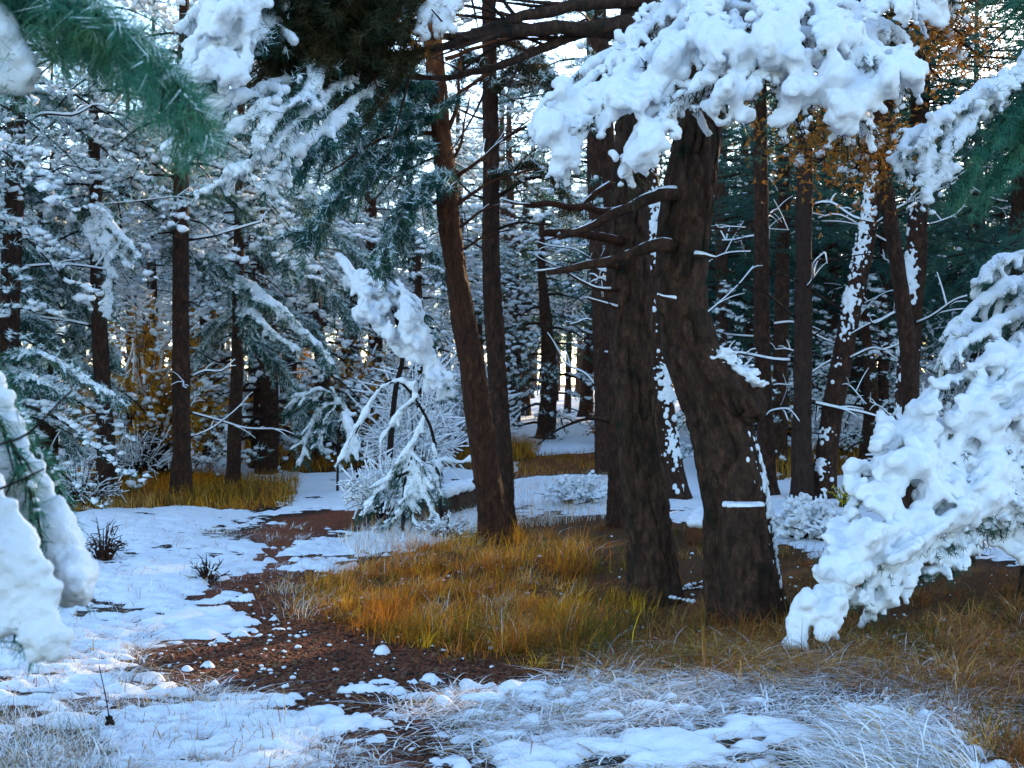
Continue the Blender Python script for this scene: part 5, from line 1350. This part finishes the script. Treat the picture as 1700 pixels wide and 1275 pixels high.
# low frosted young pines at the left and in the middle
for lab, px, Y, ht, sc_ in (
    ("young frosted pine against the tall left-edge trunk", 70, 16.5, 4.2, 1.35), ("snowy young pine between the two left-hand trunks", 130, 23, 3.6, 1.2),
    ("bushy frosted young pine behind the slender left pine", 440, 20.5, 4.8, 1.5), ("white-tipped young pine left of the bent snow-headed sapling", 530, 22, 4.2, 1.4),
    ("frosted pine right behind the leaning reddish trunk", 700, 22, 4.0, 1.3), ("feathery snow-dusted young pine between middle pair and path end", 905, 30, 5.5, 1.9),
    ("dim young pine between the two right speckled trunks", 1440, 22, 3.6, 1.3), ("small frosted pine seen right of the burl", 1205, 21, 3.2, 1.1),
    ("frosted young pine nearest the left edge", -30, 14, 3.6, 1.3), ("young pine filling the gap over the juniper", 1330, 26, 3.8, 1.4)):
    grown("young_pine", lab, float((px-CX)/F*Y), Y, "young", ht, sc_, None, 0.35, TRUNK, rw)
placed = []
def clear(x, Y, dmin):
    u = x/Y*F+CX
    if Y < 46 and 840 < u < 1015: return False
    if Y < 24 and 430 < u < 1180: return False
    if Y < 19 and -150 < u < 1850: return False
    t = (x+0.6)*math.sin(SUN_AZ)+(Y-11.6)*math.cos(SUN_AZ)
    if 2 < t < 24 and abs((x+0.6)*math.cos(SUN_AZ)-(Y-11.6)*math.sin(SUN_AZ)) < 2.0: return False
    return all((x-a)**2+(Y-b)**2 > dmin*dmin for a, b in placed)
n = 0
while n < 64:
    Y = rw.uniform(12, 36); x = rw.uniform(-0.66, 0.82)*Y
    if not clear(x, Y, 2.0): continue
    placed.append((x, Y)); n += 1
    left = x/Y*F+CX < 980
    grown("pine_tree", "frosted pine standing back" if left else "dark pine standing back", x, Y,
          ("frosty" if rw.random() < 0.75 else "dusted") if left else ("dark" if rw.random() < 0.8 else "dusted"), rw.uniform(6.2, 9) if left else rw.uniform(8, 11), rw.uniform(1.0, 1.4),
          "frosted pines in the left wood" if left else "dark pines in the right wood", rw.uniform(2.3, 3.4) if left else rw.uniform(1.0, 2.4), TRUNK, rw)
n = 0
while n < 34:
    Y = rw.uniform(24, 44); x = rw.uniform(0.15, 0.46)*Y
    if not clear(x, Y, 1.5): continue
    placed.append((x, Y)); n += 1
    grown("pine_tree", "low-boughed dark pine deep behind", x, Y, "dark", rw.uniform(9, 12), rw.uniform(1.2, 1.6), "deep dark pines behind the bare trunks", rw.uniform(0.5, 2.0), TRUNK, rw)
for k, (px, Y) in enumerate(((850, 34), (905, 47), (1010, 36), (880, 56), (960, 60), (1030, 50), (830, 44), (925, 70), (985, 76), (860, 80))):
    grown("pine_tree", "frosted pine at the path's end", float((px-CX)/F*Y), Y, "frosty", rw.uniform(8, 11), rw.uniform(1.3, 1.8), "frosted pines at the end of the path", rw.uniform(2.4, 3.2), TRUNK, rw)
n = 0
while n < 115:
    Y = rw.uniform(37, 95); x = rw.uniform(-0.6, 0.6)*Y
    if not clear(x, Y, 2.2): continue
    placed.append((x, Y)); n += 1
    grown("pine_tree", "distant pine far back", x, Y, rw.choice(["frosty", "dusted", "dusted", "dark"]), rw.uniform(8, 12), rw.uniform(1.2, 1.9), "distant pines at the back", rw.uniform(1.0, 3.5), TRUNK, rw)

for lab, px, Y, w, h, lv, nl, sn in (
    ("golden bush deep in the wood at far left", 60, 36, 190, 150, "gold_leaves", 1500, 0.2), ("orange-leaved thicket between the straight dark and slender trunks", 345, 24, 130, 230, "gold_leaves", 1500, 0.2),
    ("russet undergrowth behind the stout far trunk", 470, 40, 160, 150, "gold_leaves", 1500, 0.25), 
    ("frosted thicket behind the slender pine", 420, 31, 200, 130, None, 0, 0.7), ("snow-loaded brush behind the middle pair", 780, 38, 170, 140, None, 0, 0.8),
    ("frosted brush behind the bent sapling", 660, 33, 180, 160, None, 0, 0.75), ("frosted brush left of the yellow grass", 530, 34, 150, 120, None, 0, 0.7),
    ("dark brush filling the back of the right wood", 1240, 36, 260, 220, None, 0, 0.3), ("yellowing bush behind the forked-looking trunk", 1295, 30, 110, 110, "gold_leaves", 700, 0.1),
    ("dim brush behind the speckled leaning trunk", 1440, 34, 260, 230, None, 0, 0.4), ("dim brush beyond the white right bush", 1600, 30, 300, 240, None, 0, 0.4)):
    yy = CY+(H-float(gh((px-CX)/F*Y, Y)))*F/Y
    shrub(lab, px, yy, w, h, rw, 130, sn, 0.05, leaves=lv, nl=nl*2, fine=False, leaf=0.11)
